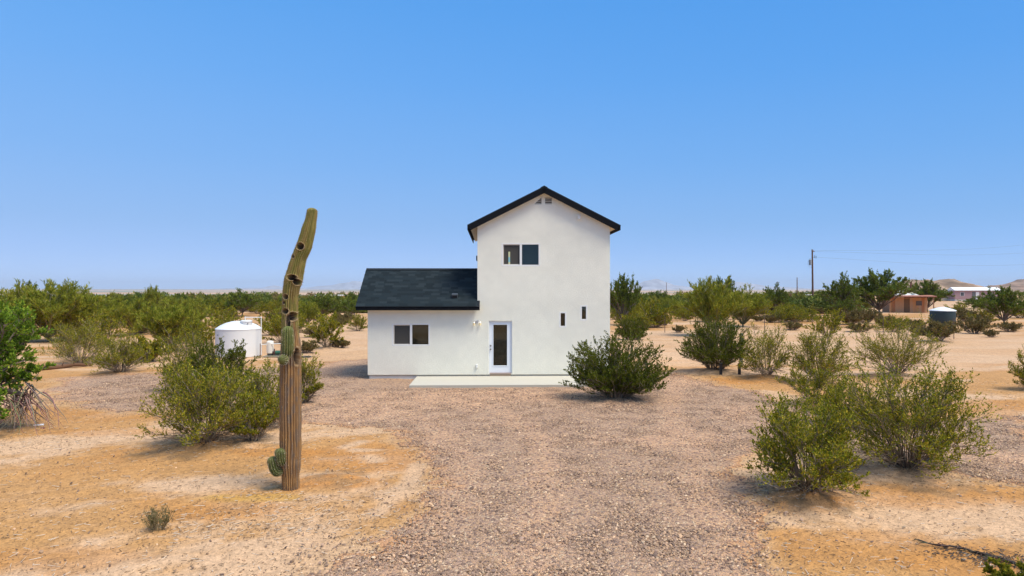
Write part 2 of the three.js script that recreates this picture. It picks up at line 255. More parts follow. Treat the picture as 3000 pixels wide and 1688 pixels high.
const kinds = {
  creosote: (seed, R, Hh, q = 1) => plantGeometry({ seed, R, H: Hh, nStems: Math.round(54 * q), nSide: 12, nTwig: 5, nLeaf: 9, leafL: .040, leafW: .021, twigLen: 1.25, leafCols: CREO, woodCols: CREO_WOOD, stemR: .013, bare: .34, baseR: .12, dead: .14, litter: 75, lump: .22, flat: .32, dome: 4.5, skirt: .32, sideLen: 1.05 }),
  creosoteDense: (seed, R, Hh, q = 1) => plantGeometry({ seed, R, H: Hh, nStems: Math.round(90 * q), nSide: 12, nTwig: 5, nLeaf: 11, leafL: .05, leafW: .027, dome: 3.2, leafCols: CREO_DARK, woodCols: CREO_WOOD, stemR: .013, bare: .12, baseR: .3, lump: .14, flat: .4, skirt: .42, litter: 30 }),
  creosoteMid: (seed, R, Hh) => plantGeometry({ seed, R, H: Hh, nStems: 34, nSide: 9, nTwig: 5, nLeaf: 7, flat: .35, dome: 4, skirt: .3, leafL: .08, leafW: .045, leafCols: CREO, woodCols: CREO_WOOD, stemR: .018, bare: .3, stemSides: 3, baseR: .14, lump: .22, dead: .1, litter: 16 }),
  palo: (seed, R, Hh) => plantGeometry({ seed, R, H: Hh, nStems: 30, nSide: 12, nTwig: 8, nLeaf: 9, leafL: .20, leafW: .032, leafTurn: .55, leafCols: PALO, woodCols: PALO_WOOD, stemR: .035, bare: .22, trunkH: Hh * .08, up: .55, flat: .55, lump: .25, sideLen: 1.15, twigLen: 1.1, stemSeg: 5, stemSides: 5 }),
  mesquite: (seed, R, Hh) => plantGeometry({ seed, R, H: Hh, nStems: 28, nSide: 12, nTwig: 7, nLeaf: 10, leafL: .13, leafW: .055, leafCols: MESQ, woodCols: GREY_WOOD, stemR: .04, bare: .28, trunkH: Hh * .16, up: .2, flat: .5, lump: .22, stemSeg: 5 }),
  bright: (seed, R, Hh) => plantGeometry({ seed, R, H: Hh, nStems: 42, nSide: 13, nTwig: 8, nLeaf: 10, leafL: .085, leafW: .036, leafCols: MESQ_BRIGHT, woodCols: GREY_WOOD, stemR: .04, bare: .3, trunkH: Hh * .25, up: .1, droop: .3, flat: .22, dome: 5, lump: .12, stemSeg: 6 }),
  grey: (seed, R, Hh) => plantGeometry({ seed, R, H: Hh, nStems: 34, nSide: 9, nTwig: 6, nLeaf: 5, leafL: .09, leafW: .035, leafCols: GREY, woodCols: GREY_WOOD, stemR: .015, bare: .2, stemSides: 3, baseR: .14, up: .2, lump: .2, dead: .25, litter: 20 }),
  dry: (seed, R, Hh) => plantGeometry({ seed, R, H: Hh, nStems: 22, nSide: 6, nTwig: 4, nLeaf: 1, leafL: .05, leafW: .01, leafCols: DRY, woodCols: DRY, stemR: .008, bare: .15, stemSides: 3, baseR: .05, up: .4 }),
  broom: (seed, R, Hh) => plantGeometry({ seed, R, H: Hh, nStems: 46, nSide: 6, nTwig: 3, nLeaf: 3, leafL: .03, leafW: .006, leafTurn: .3, leafCols: [[.20, .18, .07], [.25, .21, .10], [.15, .14, .05]], woodCols: [[.20, .17, .08], [.24, .19, .11], [.15, .12, .06]], stemR: .0045, bare: .3, stemSides: 3, baseR: .05, up: .5, flat: .6, sideLen: .8 }),
};
const NAME = { creosote: 'creosote_bush', creosoteDense: 'creosote_bush', creosoteMid: 'creosote_bush', palo: 'palo_verde_tree', mesquite: 'mesquite_tree', bright: 'mesquite_tree', grey: 'bursage_shrub', dry: 'dry_tuft', broom: 'broom_plant' };
const CAT = { creosote: 'bush', creosoteDense: 'bush', creosoteMid: 'bush', palo: 'tree', mesquite: 'tree', bright: 'tree', grey: 'shrub', dry: 'shrub', broom: 'plant' };
const plantJobs = [];
let seedCount = 11;
// one plant from its outline in the photo: foot (px, py), left and right edge, top
function plantAt(kind, px, py, l, r, top, label, opt = {}) {
  const D = depthAt(py), R = (r - l) / 2 / F * D, Hh = Math.max(.2, hgt(top, D)), x = gx(px, D), z = -D;
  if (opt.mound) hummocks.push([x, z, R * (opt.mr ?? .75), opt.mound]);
  plantJobs.push({ kind, x, z, R, H: Hh, lean: gx((l + r) / 2, D) - x, label, q: opt.q, seed: opt.seed ?? seedCount++, grp: opt.grp, own: true });
}
{ const D = depthAt(1415); hummocks.push([gx(975, D), -D - .1, .55, .10]); }
// foreground
plantAt('creosote', 595, 1312, 415, 790, 1095, 'sprawling creosote bush with tangled dead stems beside the tall saguaro', { mound: .10, q: 1.25 });
plantAt('creosoteDense', 640, 1168, 515, 765, 990, 'dark green creosote bush growing in front of the white water tank', { mound: .05, q: .8 });
plantAt('creosote', 545, 1150, 455, 650, 960, 'thin yellowish creosote bush on the gravel left of the white tank', { q: .8 });
plantAt('creosote', 775, 1255, 670, 860, 1075, 'loose creosote bush half hidden behind the saguaro trunk', { q: .9 });
plantAt('creosote', 740, 1300, 660, 835, 1150, 'low creosote bush with dead twigs beside the saguaro foot', { q: .6, mound: .06 });
plantAt('creosote', 888, 1186, 815, 955, 1045, 'small creosote bush on the gravel just right of the saguaro trunk', { q: .7, mound: .05 });
plantAt('creosote', 350, 1095, 262, 440, 990, 'creosote bush with fanned grey stems standing on a yellow litter patch', { mound: .08 });
plantAt('creosote', 235, 1068, 120, 350, 945, 'broad olive creosote bush behind the fallen log', { q: 1.1 });
plantAt('bright', -55, 1262, -245, 160, 830, 'bright green mesquite tree with drooping dead twigs at the gravel edge', { mound: .08 });
plantAt('creosoteDense', 1810, 1172, 1660, 1957, 985, 'dense rounded creosote bush at the corner of the white house', { mound: .08, q: 1.25 });
plantAt('creosoteDense', 1850, 998, 1800, 1902, 930, 'dark creosote bush on the sand behind the house corner', { q: .7 });
plantAt('creosoteDense', 2090, 1096, 1985, 2225, 945, 'full creosote bush beside the two black pipe stubs', { mound: .22 });
plantAt('creosote', 2245, 1112, 2150, 2345, 970, 'open creosote bush right of the small saguaro', { mound: .15, q: .8 });
plantAt('creosote', 2405, 1128, 2300, 2495, 985, 'upright creosote bush on the sandy bank beside the gravel bend', { mound: .15 });
plantAt('creosote', 2470, 1245, 2380, 2580, 1130, 'creosote bush joined behind the two big creosote bushes', { q: .8 });
plantAt('creosote', 2385, 1187, 2285, 2495, 1070, 'low straggling creosote bush at the gravel bend below the upright one', { mound: .08, q: .6 });
plantAt('creosote', 2630, 1108, 2505, 2745, 945, 'wide feathery creosote bush at the edge of the sandy track', { mound: .2, q: 1.1 });
plantAt('creosote', 2650, 1378, 2425, 2915, 1085, 'largest creosote bush with a fan of bare grey stems beside a blue scrap', { mound: .12, q: 1.5 });
plantAt('creosote', 2360, 1450, 2175, 2580, 1200, 'creosote bush with pale dead roots on an orange sand heap', { mound: .14, q: 1.35 });
plantAt('broom', 463, 1556, 408, 518, 1480, 'small wiry broom plant alone on the open sand', {});
plantAt('creosote', 2995, 1735, 2900, 3090, 1648, 'low creosote sprig beside dark leaf litter on the sand', { q: .3 });
plantAt('creosote', 3040, 1145, 2965, 3110, 1010, 'sparse creosote bush by the open sandy track', { q: .7 });
// middle distance, left
plantAt('palo', 140, 1003, -20, 300, 822, 'tallest yellow green palo verde tree behind the creosote thicket', {});
plantAt('palo', 500, 1032, 395, 605, 878, 'rounded palo verde tree with pale bare twigs at its foot', {});
plantAt('palo', 395, 985, 310, 480, 868, 'thin palo verde tree between two fuller palo verde trees', {});
plantAt('palo', 20, 1010, -110, 120, 850, 'palo verde tree behind the bright green mesquite', {});
plantAt('mesquite', 75, 930, 30, 130, 822, 'dark mesquite tree showing above the palo verde thicket', {});
plantAt('palo', 445, 930, 415, 480, 835, 'slender upright palo verde sapling above the scrub line', {});
plantAt('mesquite', 710, 930, 640, 780, 850, 'round green mesquite tree behind the white water tank', {});
plantAt('mesquite', 625, 930, 560, 690, 868, 'low dark mesquite tree left of the round green mesquite', {});
plantAt('creosoteMid', 800, 985, 740, 850, 920, 'creosote bush behind the white tank pipe', {});
plantAt('creosoteMid', 960, 1024, 895, 1018, 915, 'creosote bush on bare sand left of the house wing', { mound: .1 });
plantAt('creosoteMid', 1045, 972, 1018, 1085, 925, 'small creosote bush beside the house wing corner', {});
plantAt('grey', 985, 1022, 975, 1045, 1002, 'tiny grey shrub on the sand left of the house wing', {});
plantAt('mesquite', 940, 935, 880, 1000, 862, 'mesquite tree by the small yellow walled house', {});
plantAt('mesquite', 1030, 915, 990, 1085, 858, 'mesquite tree behind the dark wing roof', {});
plantAt('palo', 900, 960, 850, 950, 880, 'olive palo verde tree right of the saguaro arms', {});
for (const [kind, px, py, l, r, t, label] of [['palo', 215, 1000, 120, 315, 850, 'leafy palo verde beside the tallest palo verde'], ['palo', 315, 958, 245, 385, 868, 'palo verde behind the fanned creosote bush'], ['palo', 560, 955, 505, 625, 880, 'palo verde left of the white water tank'], ['palo', 60, 978, -50, 160, 838, 'palo verde between the dark mesquite and the tallest palo verde'], ['creosoteMid', 655, 968, 600, 715, 905, 'creosote bush just behind the white tank dome'], ['creosoteMid', 300, 1015, 225, 375, 920, 'creosote bush behind the fallen log thicket'], ['creosoteMid', 440, 1060, 380, 500, 985, 'creosote bush between the litter patch and the tank'], ['grey', 420, 1050, 360, 470, 1000, 'grey shrub at the foot of the rounded palo verde'], ['grey', 830, 960, 790, 880, 915, 'grey shrub right of the tank pipe'], ['grey', 1000, 950, 965, 1040, 915, 'grey shrub left of the wing eave'], ['creosoteMid', 880, 925, 840, 930, 885, 'creosote bush below the small yellow walled house'], ['palo', 690, 900, 650, 740, 858, 'far palo verde behind the round green mesquite']]) plantAt(kind, px, py, l, r, t, label);
// middle distance, right
plantAt('palo', 2095, 988, 1985, 2200, 815, 'big palo verde tree with twin pale trunks on the sandy flat', {});
plantAt('palo', 2180, 960, 2080, 2265, 848, 'broad palo verde tree joined behind the big palo verde', {});
plantAt('mesquite', 1820, 955, 1760, 1900, 800, 'tall green mesquite tree close behind the house tower', {});
plantAt('creosoteMid', 1915, 962, 1850, 1975, 880, 'creosote bush with bare grey foot behind a steel fence post', {});
plantAt('mesquite', 1930, 912, 1880, 1985, 850, 'low dark mesquite tree by the white dome roof', {});
plantAt('mesquite', 2120, 900, 2075, 2180, 806, 'dark mesquite crown rising above the palo verde', {});
plantAt('mesquite', 2265, 920, 2210, 2335, 832, 'dark mesquite tree left of the utility pole', {});
plantAt('creosoteMid', 2425, 992, 2368, 2485, 918, 'creosote bush with spreading stems on the sand below the utility pole', { mound: .12 });
plantAt('mesquite', 2575, 925, 2465, 2690, 785, 'green mesquite tree with a dark trunk beside the orange cabin', {});
plantAt('mesquite', 2460, 925, 2395, 2530, 800, 'sparse grey green mesquite tree right of the utility pole', {});
plantAt('grey', 2750, 1005, 2675, 2808, 945, 'grey bare stemmed shrub in front of the dark water tank', { mound: .1 });
plantAt('mesquite', 2940, 958, 2860, 3030, 838, 'round mesquite tree with a clear trunk beside the sandy track', {});
plantAt('grey', 2855, 980, 2805, 2900, 925, 'low grey shrub right of the dark water tank', {});
plantAt('grey', 2905, 990, 2880, 2925, 965, 'small grey shrub on the sandy track edge', {});
for (const [px, py, l, r, t] of [[2590, 962, 2555, 2630, 925], [2640, 958, 2605, 2680, 934], [2690, 962, 2655, 2725, 938], [2535, 950, 2490, 2580, 905], [2830, 945, 2800, 2870, 905], [2490, 955, 2450, 2535, 912]]) plantAt('grey', px, py, l, r, t, 'grey brown shrub in the strip of scrub before the orange cabin', { grp: 'shrubs before the cabin' });
for (const [k, px, py, l, r, t, label] of [['creosoteMid', 2620, 975, 2580, 2665, 930, 'olive bush on the sand before the orange cabin'], ['grey', 2700, 985, 2665, 2740, 955, 'grey shrub left of the one before the dark tank'], ['creosoteMid', 2880, 950, 2840, 2925, 905, 'olive bush left of the round mesquite trunk'], ['grey', 2960, 975, 2925, 3000, 945, 'grey shrub below the round mesquite'], ['grey', 2520, 975, 2480, 2560, 945, 'grey shrub on the sand right of the utility pole'], ['creosoteMid', 2790, 930, 2750, 2850, 893, 'olive bush behind the dark tank'], ['creosoteMid', 2990, 935, 2940, 3040, 890, 'olive bush behind the round mesquite'], ['mesquite', 2900, 915, 2850, 2960, 862, 'mesquite standing before the mauve mobile home'], ['grey', 2320, 970, 2290, 2355, 945, 'grey shrub on the sand left of the utility pole']]) plantAt(k, px, py, l, r, t, label);
plantAt('dry', 2215, 969, 2195, 2235, 950, 'larger reddish dry tuft on the pale sand', {});
plantAt('dry', 2180, 979, 2160, 2200, 962, 'smaller reddish dry tuft on the pale sand', {});
plantAt('grey', 1988, 977, 1965, 2010, 955, 'small yellowish shrub beside a steel fence post', {});
plantAt('mesquite', 2710, 915, 2660, 2790, 815, 'thin mesquite tree behind the orange cabin porch', {});
plantAt('mesquite', 2860, 905, 2800, 2900, 870, 'dark low mesquite below the mauve mobile home', {});
// scattered scrub that only its place tells apart
{
  const R = rng(77);
  const scatter = [
    ['creosoteMid', 42, 130, 150, 'olive creosote bush in the scrub', 'creosote', 1.1, 1.7, 1.2, 1.9],
    ['grey', 38, 110, 70, 'grey brown shrub in the scrub', 'grey shrubs', .6, 1.1, .6, 1.0],
    ['mesquite', 75, 170, 70, 'dark green mesquite in the scrub', 'mesquites', 1.6, 2.6, 1.7, 2.6],
    ['palo', 60, 160, 60, 'yellow green palo verde in the scrub', 'palo verdes', 1.5, 2.4, 1.7, 2.6],
  ];
  for (const [kind, d0, d1, n, label, grp, r0, r1, h0, h1] of scatter) {
    for (let k = 0, tries = 0; k < n && tries < 9000; tries++) {
      const D = Math.sqrt(lerp(d0 * d0, d1 * d1, R())), px = -120 + 3240 * R(), x = gx(px, D);
      const py = HY + CAMH * F / D;
      if (px > 1040 && px < 1800) continue;                                    // behind the house: nothing shows
      if (px > 1800 && py > 950 && !(px < 1960 && py < 970)) continue;           // sandy flat right
      if (px > 2680 && px < 2840 && py > 930) continue;                         // in front of the dark tank
      if (px > 2545 && (D > 66 || kind === 'mesquite' || kind === 'palo')) continue;   // cabin, dark tank and mobile home stay in sight
      if (px > 600 && px < 1075 && py > 945 && R() < .75) continue;               // sandy clearing left
      const hh = lerp(h0, h1, R()), big = hh > (h0 + h1) / 2, zone = px < 600 ? 'on the flat beyond the fallen log' : px < 1100 ? 'on the flat behind the white water tank' : px < 2320 ? 'beyond the sand behind the house tower' : 'between the utility pole and the dark tank';
      plantJobs.push({ kind, x, z: -D, R: lerp(r0, r1, R()), H: hh, lean: 0, label: (big ? 'taller ' : 'lower ') + label + ' ' + zone, grp: (big ? 'taller ' : 'lower ') + grp + ' ' + zone, own: false, seed: seedCount++ }); k++;
    }
  }
}

// ground mesh (needs the hummocks above)
{
  const xs = axis(-19, 19, .13, 1.055, -16000, 16000), zs = axis(-42, -6, .13, 1.045, -16000, 60), nx = xs.length, nz = zs.length;
  const pos = new Float32Array(nx * nz * 3), col = new Float32Array(nx * nz * 3), uv = new Float32Array(nx * nz * 2), idx = [], grav = new Float32Array(nx * nz);
  for (let j = 0; j < nz; j++) for (let i = 0; i < nx; i++) {
    const o = j * nx + i, x = xs[i], z = zs[j];
    pos[o * 3] = x; pos[o * 3 + 1] = H(x, z); pos[o * 3 + 2] = z;
    if (Math.abs(x) < 20 && z > -43 && z < -5) pos[o * 3 + 1] += .012 * (hash2(i, j) - .5) + .02 * vn(x * 2.6, z * 2.6);
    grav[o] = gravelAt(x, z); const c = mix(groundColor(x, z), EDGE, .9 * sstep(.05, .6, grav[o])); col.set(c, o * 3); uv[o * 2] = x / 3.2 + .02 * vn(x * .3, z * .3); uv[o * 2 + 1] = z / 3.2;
    if (i && j) { const a = o - nx - 1, b = o - nx, c2 = o - 1; idx.push(a, c2, b, b, c2, o); }
  }
  const make = (index, p, c) => { const g = new THREE.BufferGeometry(); g.setAttribute('position', new THREE.BufferAttribute(p, 3)); g.setAttribute('color', new THREE.BufferAttribute(c, 3)); g.setAttribute('uv', new THREE.BufferAttribute(uv, 2)); g.setIndex(index); g.computeVertexNormals(); return g; };
  structure('ground', make(idx, pos, col), std(1, 1, 1, 1, { vertexColors: true, map: sandTile, bumpMap: sandBump, bumpScale: .012 }), 'orange desert sand stretching to the horizon', 'ground');
  // gravel sheet over the sand, its edge thinning into the sand
  const p2 = [], c2 = [], u2 = [], id2 = [], remap = new Int32Array(nx * nz).fill(-1);
  const vert = (o) => {
    if (remap[o] >= 0) return remap[o];
    const m = grav[o], x = pos[o * 3], z = pos[o * 3 + 2], thin = Math.max(sstep(.05, .5, fbm(x * .45 + 3, z * .3 + 8, 3) + .12), .6 * trackAt(x, z));
    p2.push(x, pos[o * 3 + 1] + (m > .45 ? .006 : -.02) + .008 * m, z);
    const rock = mix(EDGE, mix([.63, .47, .32], [.82, .58, .37], thin * .85), sstep(.5, .92, m + .12 * vn(x * 5, z * 5))), v = 1 + .12 * fbm(x * 2.2, z * 2.2, 2); c2.push(rock[0] * v, rock[1] * v, rock[2] * v);
    u2.push(x / 2.6, z / 2.6); return remap[o] = p2.length / 3 - 1;
  };
  for (let k = 0; k < idx.length; k += 3) { const a = idx[k], b = idx[k + 1], c = idx[k + 2]; if (Math.max(grav[a], grav[b], grav[c]) > .55) id2.push(vert(a), vert(b), vert(c)); }
  const g = new THREE.BufferGeometry(); g.setAttribute('position', new THREE.Float32BufferAttribute(p2, 3)); g.setAttribute('color', new THREE.Float32BufferAttribute(c2, 3)); g.setAttribute('uv', new THREE.Float32BufferAttribute(u2, 2)); g.setIndex(id2); g.computeVertexNormals();
  structure('gravel_drive', g, std(1, 1, 1, 1, { vertexColors: true, map: gravelTile, bumpMap: gravelBump, bumpScale: .02 }), 'mauve and tan crushed gravel drive in front of the house', 'drive');
}
// loose stones on and beside the drive, twigs and straw on the sand
{
  const R = rng(5), stones = [];
  const geo = new THREE.IcosahedronGeometry(1, 0); { const p = geo.attributes.position; for (let i = 0; i < p.count; i++) { const k = Math.round(p.getX(i) * 50) * 7 + Math.round(p.getY(i) * 50) * 13 + Math.round(p.getZ(i) * 50) * 29, s = .75 + .5 * hash2(k, 3); p.setXYZ(i, p.getX(i) * s, p.getY(i) * s * .6, p.getZ(i) * s); } geo.computeVertexNormals(); }
  for (let tries = 0; tries < 900000 && stones.length < 230000; tries++) {
    const D = 7.6 + 22 * Math.pow(R(), 1.25), x = (R() * 2 - 1) * Math.min(.82 * D, 16), z = -D, g = gravelAt(x, z);
    if (Math.abs(x + .9) < 5.2 && z < -25.0) continue;
    const bare = Math.max(sstep(.1, .5, fbm(x * .45 + 3, z * .3 + 8, 3) + .05) * .6, .72 * trackAt(x, z));
    if (R() > (g > .7 ? 1 - bare : Math.pow(g, 1.5) * .75 + .012)) continue;
    stones.push([x, z, .006 + .016 * R() * R() + (R() < .04 ? .012 : 0)]);
  }
  const m = new THREE.InstancedMesh(geo, std(1, 1, 1, .95), stones.length), M = new THREE.Matrix4(), q = new THREE.Quaternion(), e = new THREE.Euler(), c = new THREE.Color();
  stones.forEach(([x, z, s], i) => {
    e.set(R() * .6, R() * 6.28, R() * .6); q.setFromEuler(e); M.compose(V(x, H(x, z) + .012 + s * .3, z), q, V(s * (.8 + .6 * R()), s * (.7 + .5 * R()), s * (.8 + .6 * R()))); m.setMatrixAt(i, M);
    const t = chipTone(R()), v = .36 + .68 * R() * (.4 + .6 * R()); c.setRGB(t[0] * v * .86, t[1] * v * .66, t[2] * v * .46); m.setColorAt(i, c);
  });
  m.name = 'gravel'; m.userData = { kind: 'stuff', label: 'loose crushed stones lying over the drive', category: 'gravel' }; scene.add(m);

  const tg = new THREE.CylinderGeometry(.5, .35, 1, 4); tg.rotateZ(Math.PI / 2);
  const twigs = [];
  const thick = [[870, 1500, 2.4, 1.0, 420], [760, 1530, 1.6, .7, 380], [800, 1560, 2.2, .35, 300], [1000, 1450, 1.6, .5, 60], [590, 1320, 1.4, .7, 160], [2345, 1465, 1.3, .6, 140], [2650, 1400, 1.8, .7, 150], [60, 1300, 1.6, .8, 200], [2850, 1620, .7, .25, 140], [2930, 1642, .5, .2, 140]];
  for (const [px, py, rx, rz, n] of thick) { const D = depthAt(py); for (let k = 0; k < n; k++) { const a = R() * 6.28, r = Math.sqrt(R()); twigs.push([gx(px, D) + Math.cos(a) * r * rx, -D + Math.sin(a) * r * rz, py > 1600 ? -1 : py < 1330 ? .2 : .32]); } }
  for (let k = 0; k < 26000; k++) { const D = 7.8 + 20 * Math.pow(R(), 1.2), x = (R() * 2 - 1) * .8 * D; if (gravelAt(x, -D) < .3) twigs.push([x, -D, R() < .12 ? .6 : .15]); }
  const tm = new THREE.InstancedMesh(tg, std(1, 1, 1, .95), twigs.length);
  twigs.forEach(([x, z, pale], i) => {
    const heap = pale < 0, p = R() < pale * .6, L = heap ? .03 + .05 * R() : p ? .05 + .16 * R() * R() : .02 + .08 * R() * R(), w = heap ? .008 + .008 * R() : p ? .006 + .005 * R() : .004 + .005 * R();
    e.set(R() * 6, R() * 6.28, (R() - .5) * .25); q.setFromEuler(new THREE.Euler(0, e.y, e.z)); M.compose(V(x, H(x, z) + .018, z), q, V(L, w, w)); tm.setMatrixAt(i, M);
    if (p) c.setRGB(.62, .52, .40); else { const v = .5 + R(); if (heap) c.setRGB(.085 * v, .065 * v, .05 * v); else c.setRGB(.17 * v, .105 * v, .055 * v); } tm.setColorAt(i, c);
  });
  tm.name = 'twig_litter'; tm.userData = { kind: 'stuff', label: 'broken twigs and pale straw scattered on the sand', category: 'litter' }; scene.add(tm);
}

// ---------------------------------------------------------------- the white house
{
  const house = group('white_house', 'white stucco house with a gabled tower and a low dark roofed wing', 'house');
  const TH = 1.66 * Math.PI / 180, X0 = -5.83, Z0 = -27.57;
  house.position.set(X0, 0, Z0); house.rotation.y = TH;
  // photo pixel on the front wall plane -> house coordinates
  const dz = Math.sin(TH), dx = Math.cos(TH);
  const wx = (px) => { const k = (px - CX) / F; return (k * -Z0 - X0) / (dx - k * dz); };
  const wy = (px, py) => { const D = -Z0 + wx(px) * dz; return CAMH - (py - HY) / F * D; };
  const W = wx(1787), T = wx(1398.5), WB = .17, wingTop = 3.12, slope = .506, eaveY = 6.19, mid = (T + W) / 2, apexY = eaveY + slope * (W - mid) + .02;
  const stucco = std(.96, .925, .78, .95, { bumpMap: stuccoBump.clone(), bumpScale: .012, map: stuccoTone.clone() }); stucco.bumpMap.repeat.set(1.6, 1.6); stucco.map.repeat.set(.35, .35); stucco.bumpMap.needsUpdate = stucco.map.needsUpdate = true;
  const trim = std(.80, .76, .66, .8), vinyl = std(.82, .80, .74, .45), doorWhite = std(.80, .82, .83, .4), dark = phys(.006, .007, .009, .9, { specularIntensity: .35 }), soffitMat = std(.66, .57, .42, .9), conc = std(.49, .455, .37, .95, { bumpMap: stuccoBump, bumpScale: .002 });
  const rect = (a, b, c, d) => { const p = new THREE.Path(); p.moveTo(a, c); p.lineTo(b, c); p.lineTo(b, d); p.lineTo(a, d); p.lineTo(a, c); return p; };
  const R4 = (l, r, t, b) => [wx(l), wx(r), wy((l + r) / 2, b), wy((l + r) / 2, t)];
  const winLow = R4(1149, 1258.8, 951, 1015), winUp = R4(1470, 1581.6, 715.5, 781.3), slitA = R4(1639, 1659, 917, 960.5), slitB = R4(1701, 1720.5, 897.5, 940.5), door = R4(1432, 1500, 942.5, 1097), ventA = R4(1566, 1586.5, 580, 600), ventB = R4(1597, 1617.5, 580, 600);
  const sh = new THREE.Shape(); sh.moveTo(0, WB); sh.lineTo(W, WB); sh.lineTo(W, eaveY); sh.lineTo(mid, apexY); sh.lineTo(T, eaveY); sh.lineTo(T, wingTop); sh.lineTo(0, wingTop); sh.lineTo(0, WB);
  for (const o of [winLow, winUp, slitA, slitB, door, ventA, ventB]) sh.holes.push(rect(...o));
  const front = new THREE.ExtrudeGeometry(sh, { depth: .2, bevelEnabled: true, bevelThickness: .008, bevelSize: .008, bevelOffset: -.008, bevelSegments: 2 }); front.translate(0, 0, -.2);
  const wall = part('wall', front, stucco, house);
  const TD = 8.0, WD = 3.94;
  part('wall', merged([box(.004, .2, WB, wingTop, -WD, -.21), box(.2, T, WB, wingTop, -WD - .002, -WD + .2)]), stucco, house);
  { const g = new THREE.Shape(); g.moveTo(-.24, wingTop + .002); g.lineTo(-WD + .02, wingTop + .002); g.lineTo(-WD / 2, wingTop + (WD / 2) * .667 - .05); g.lineTo(-.24, wingTop + .002); const e = new THREE.ExtrudeGeometry(g, { depth: .18, bevelEnabled: false }); e.rotateY(-Math.PI / 2); e.translate(.19, 0, 0); part('wall', e, stucco, house); }
  part('wall', merged([box(T + .004, T + .2, WB, eaveY - .03, -TD, -.21), box(W - .2, W - .004, WB, eaveY - .03, -TD, -.21), box(T + .2, W - .2, WB, eaveY, -TD, -TD + .2)]), stucco, house);
  part('floor', merged([box(.2, T, .1, .2, -WD, -.22), box(T + .2, W - .2, .101, .201, -TD, -.22), box(T + .2, W - .2, 2.75, 2.95, -TD, -.22)]), std(.4, .34, .27, .8), house);
  { const g = new THREE.Shape(); g.moveTo(T + .01, eaveY + .002); g.lineTo(W - .01, eaveY + .002); g.lineTo(mid, apexY - .01); g.lineTo(T + .01, eaveY + .002); const e = new THREE.ExtrudeGeometry(g, { depth: .18, bevelEnabled: false }); e.translate(0, 0, -TD + .01); part('wall', e, stucco, house); }
  // foundation strip and weep screed under the stucco
  part('foundation', box(.06, W - .06, -.25, WB - .03, -TD, -.05), std(.74, .71, .63, .95), house);
  part('weep_screed', box(.02, W - .02, WB - .03, WB + .001, -TD + .02, -.012), std(.36, .33, .27, .7), house);
  // windows: frame, mullion, sliding sash, panes, insect screen
  const glassTint = phys(.62, .70, .66, .03, { transmission: 1, thickness: 0, ior: 1.5, specularIntensity: 1 }), screenMat = std(.085, .08, .07, .9);
  function window_([x0, x1, y0, y1], slider, label) {
    const w = part('window', merged([rbox(x0 - .012, x0 + .05, y0 - .012, y1 + .012, -.09, .012, .006), rbox(x1 - .05, x1 + .012, y0 - .012, y1 + .012, -.09, .012, .006), rbox(x0 + .045, x1 - .045, y1 - .04, y1 + .012, -.088, .010, .006), rbox(x0 + .045, x1 - .045, y0 - .012, y0 + .045, -.088, .010, .006)]), vinyl, house, label);
    if (slider) {
      const m = (x0 + x1) / 2; part('mullion', rbox(m - .045, m + .045, y0 + .04, y1 - .035, -.085, .006, .006), vinyl, w);
      part('sash', merged([box(x0 + .05, x0 + .085, y0 + .046, y1 - .041, -.07, -.035), box(x0 + .086, m - .046, y1 - .07, y1 - .041, -.07, -.035), box(x0 + .086, m - .046, y0 + .046, y0 + .072, -.07, -.035)]), std(.55, .50, .43, .5), w);
      part('insect_screen', box(x0 + .087, m - .047, y0 + .073, y1 - .071, -.052, -.050), new THREE.MeshPhysicalMaterial({ color: new THREE.Color().setRGB(.075, .068, .055), roughness: .9, transmission: .3, thickness: 0 }), w);
      part('pane', box(x0 + .052, m - .047, y0 + .047, y1 - .042, -.079, -.076), glassTint, w);
      part('pane', box(m + .047, x1 - .052, y0 + .047, y1 - .042, -.049, -.046), glassTint, w);
    } else part('pane', box(x0 + .051, x1 - .051, y0 + .046, y1 - .041, -.06, -.057), glassTint, w);
    return w;
  }
  const up = window_(winUp, true, 'upper sliding window'); window_(winLow, true, 'sliding window of the low wing'); window_(slitA, false, 'lower slit window'); window_(slitB, false, 'upper slit window');
  { const x = wx(1492), y0 = winUp[2] + .06; part('label_strip', merged([box(x - .035, x + .035, y0, y0 + .52, -.047, -.044)]), std(.62, .62, .34, .7), up); part('label_strip', box(x - .033, x + .033, y0 + .1, y0 + .3, -.0435, -.0415), std(.25, .52, .55, .7), up); }
  // dark sheets set behind the panes as room backs
  const room_back = std(.16, .15, .12, .95);
  for (const o of [winLow, winUp]) part('room_back', box(o[0] - .15, o[1] + .15, o[2] - .1, o[3] + .15, -.62, -.6), room_back, house);
  // door
  {
    const [x0, x1, y0, y1] = door, d = part('door', (() => {
      const s = new THREE.Shape(); s.moveTo(x0 + .035, y0 + .03); s.lineTo(x1 - .035, y0 + .03); s.lineTo(x1 - .035, y1 - .03); s.lineTo(x0 + .035, y1 - .03); s.lineTo(x0 + .035, y0 + .03);
      const g4 = R4(1445, 1486, 953.5, 1074); s.holes.push(rect(g4[0], g4[1], g4[2], g4[3]));
      const e = new THREE.ExtrudeGeometry(s, { depth: .04, bevelEnabled: true, bevelThickness: .004, bevelSize: .004, bevelOffset: -.004, bevelSegments: 1 }); e.translate(0, 0, -.115); return e;
    })(), doorWhite, house);
    const g4 = R4(1445, 1486, 953.5, 1074);
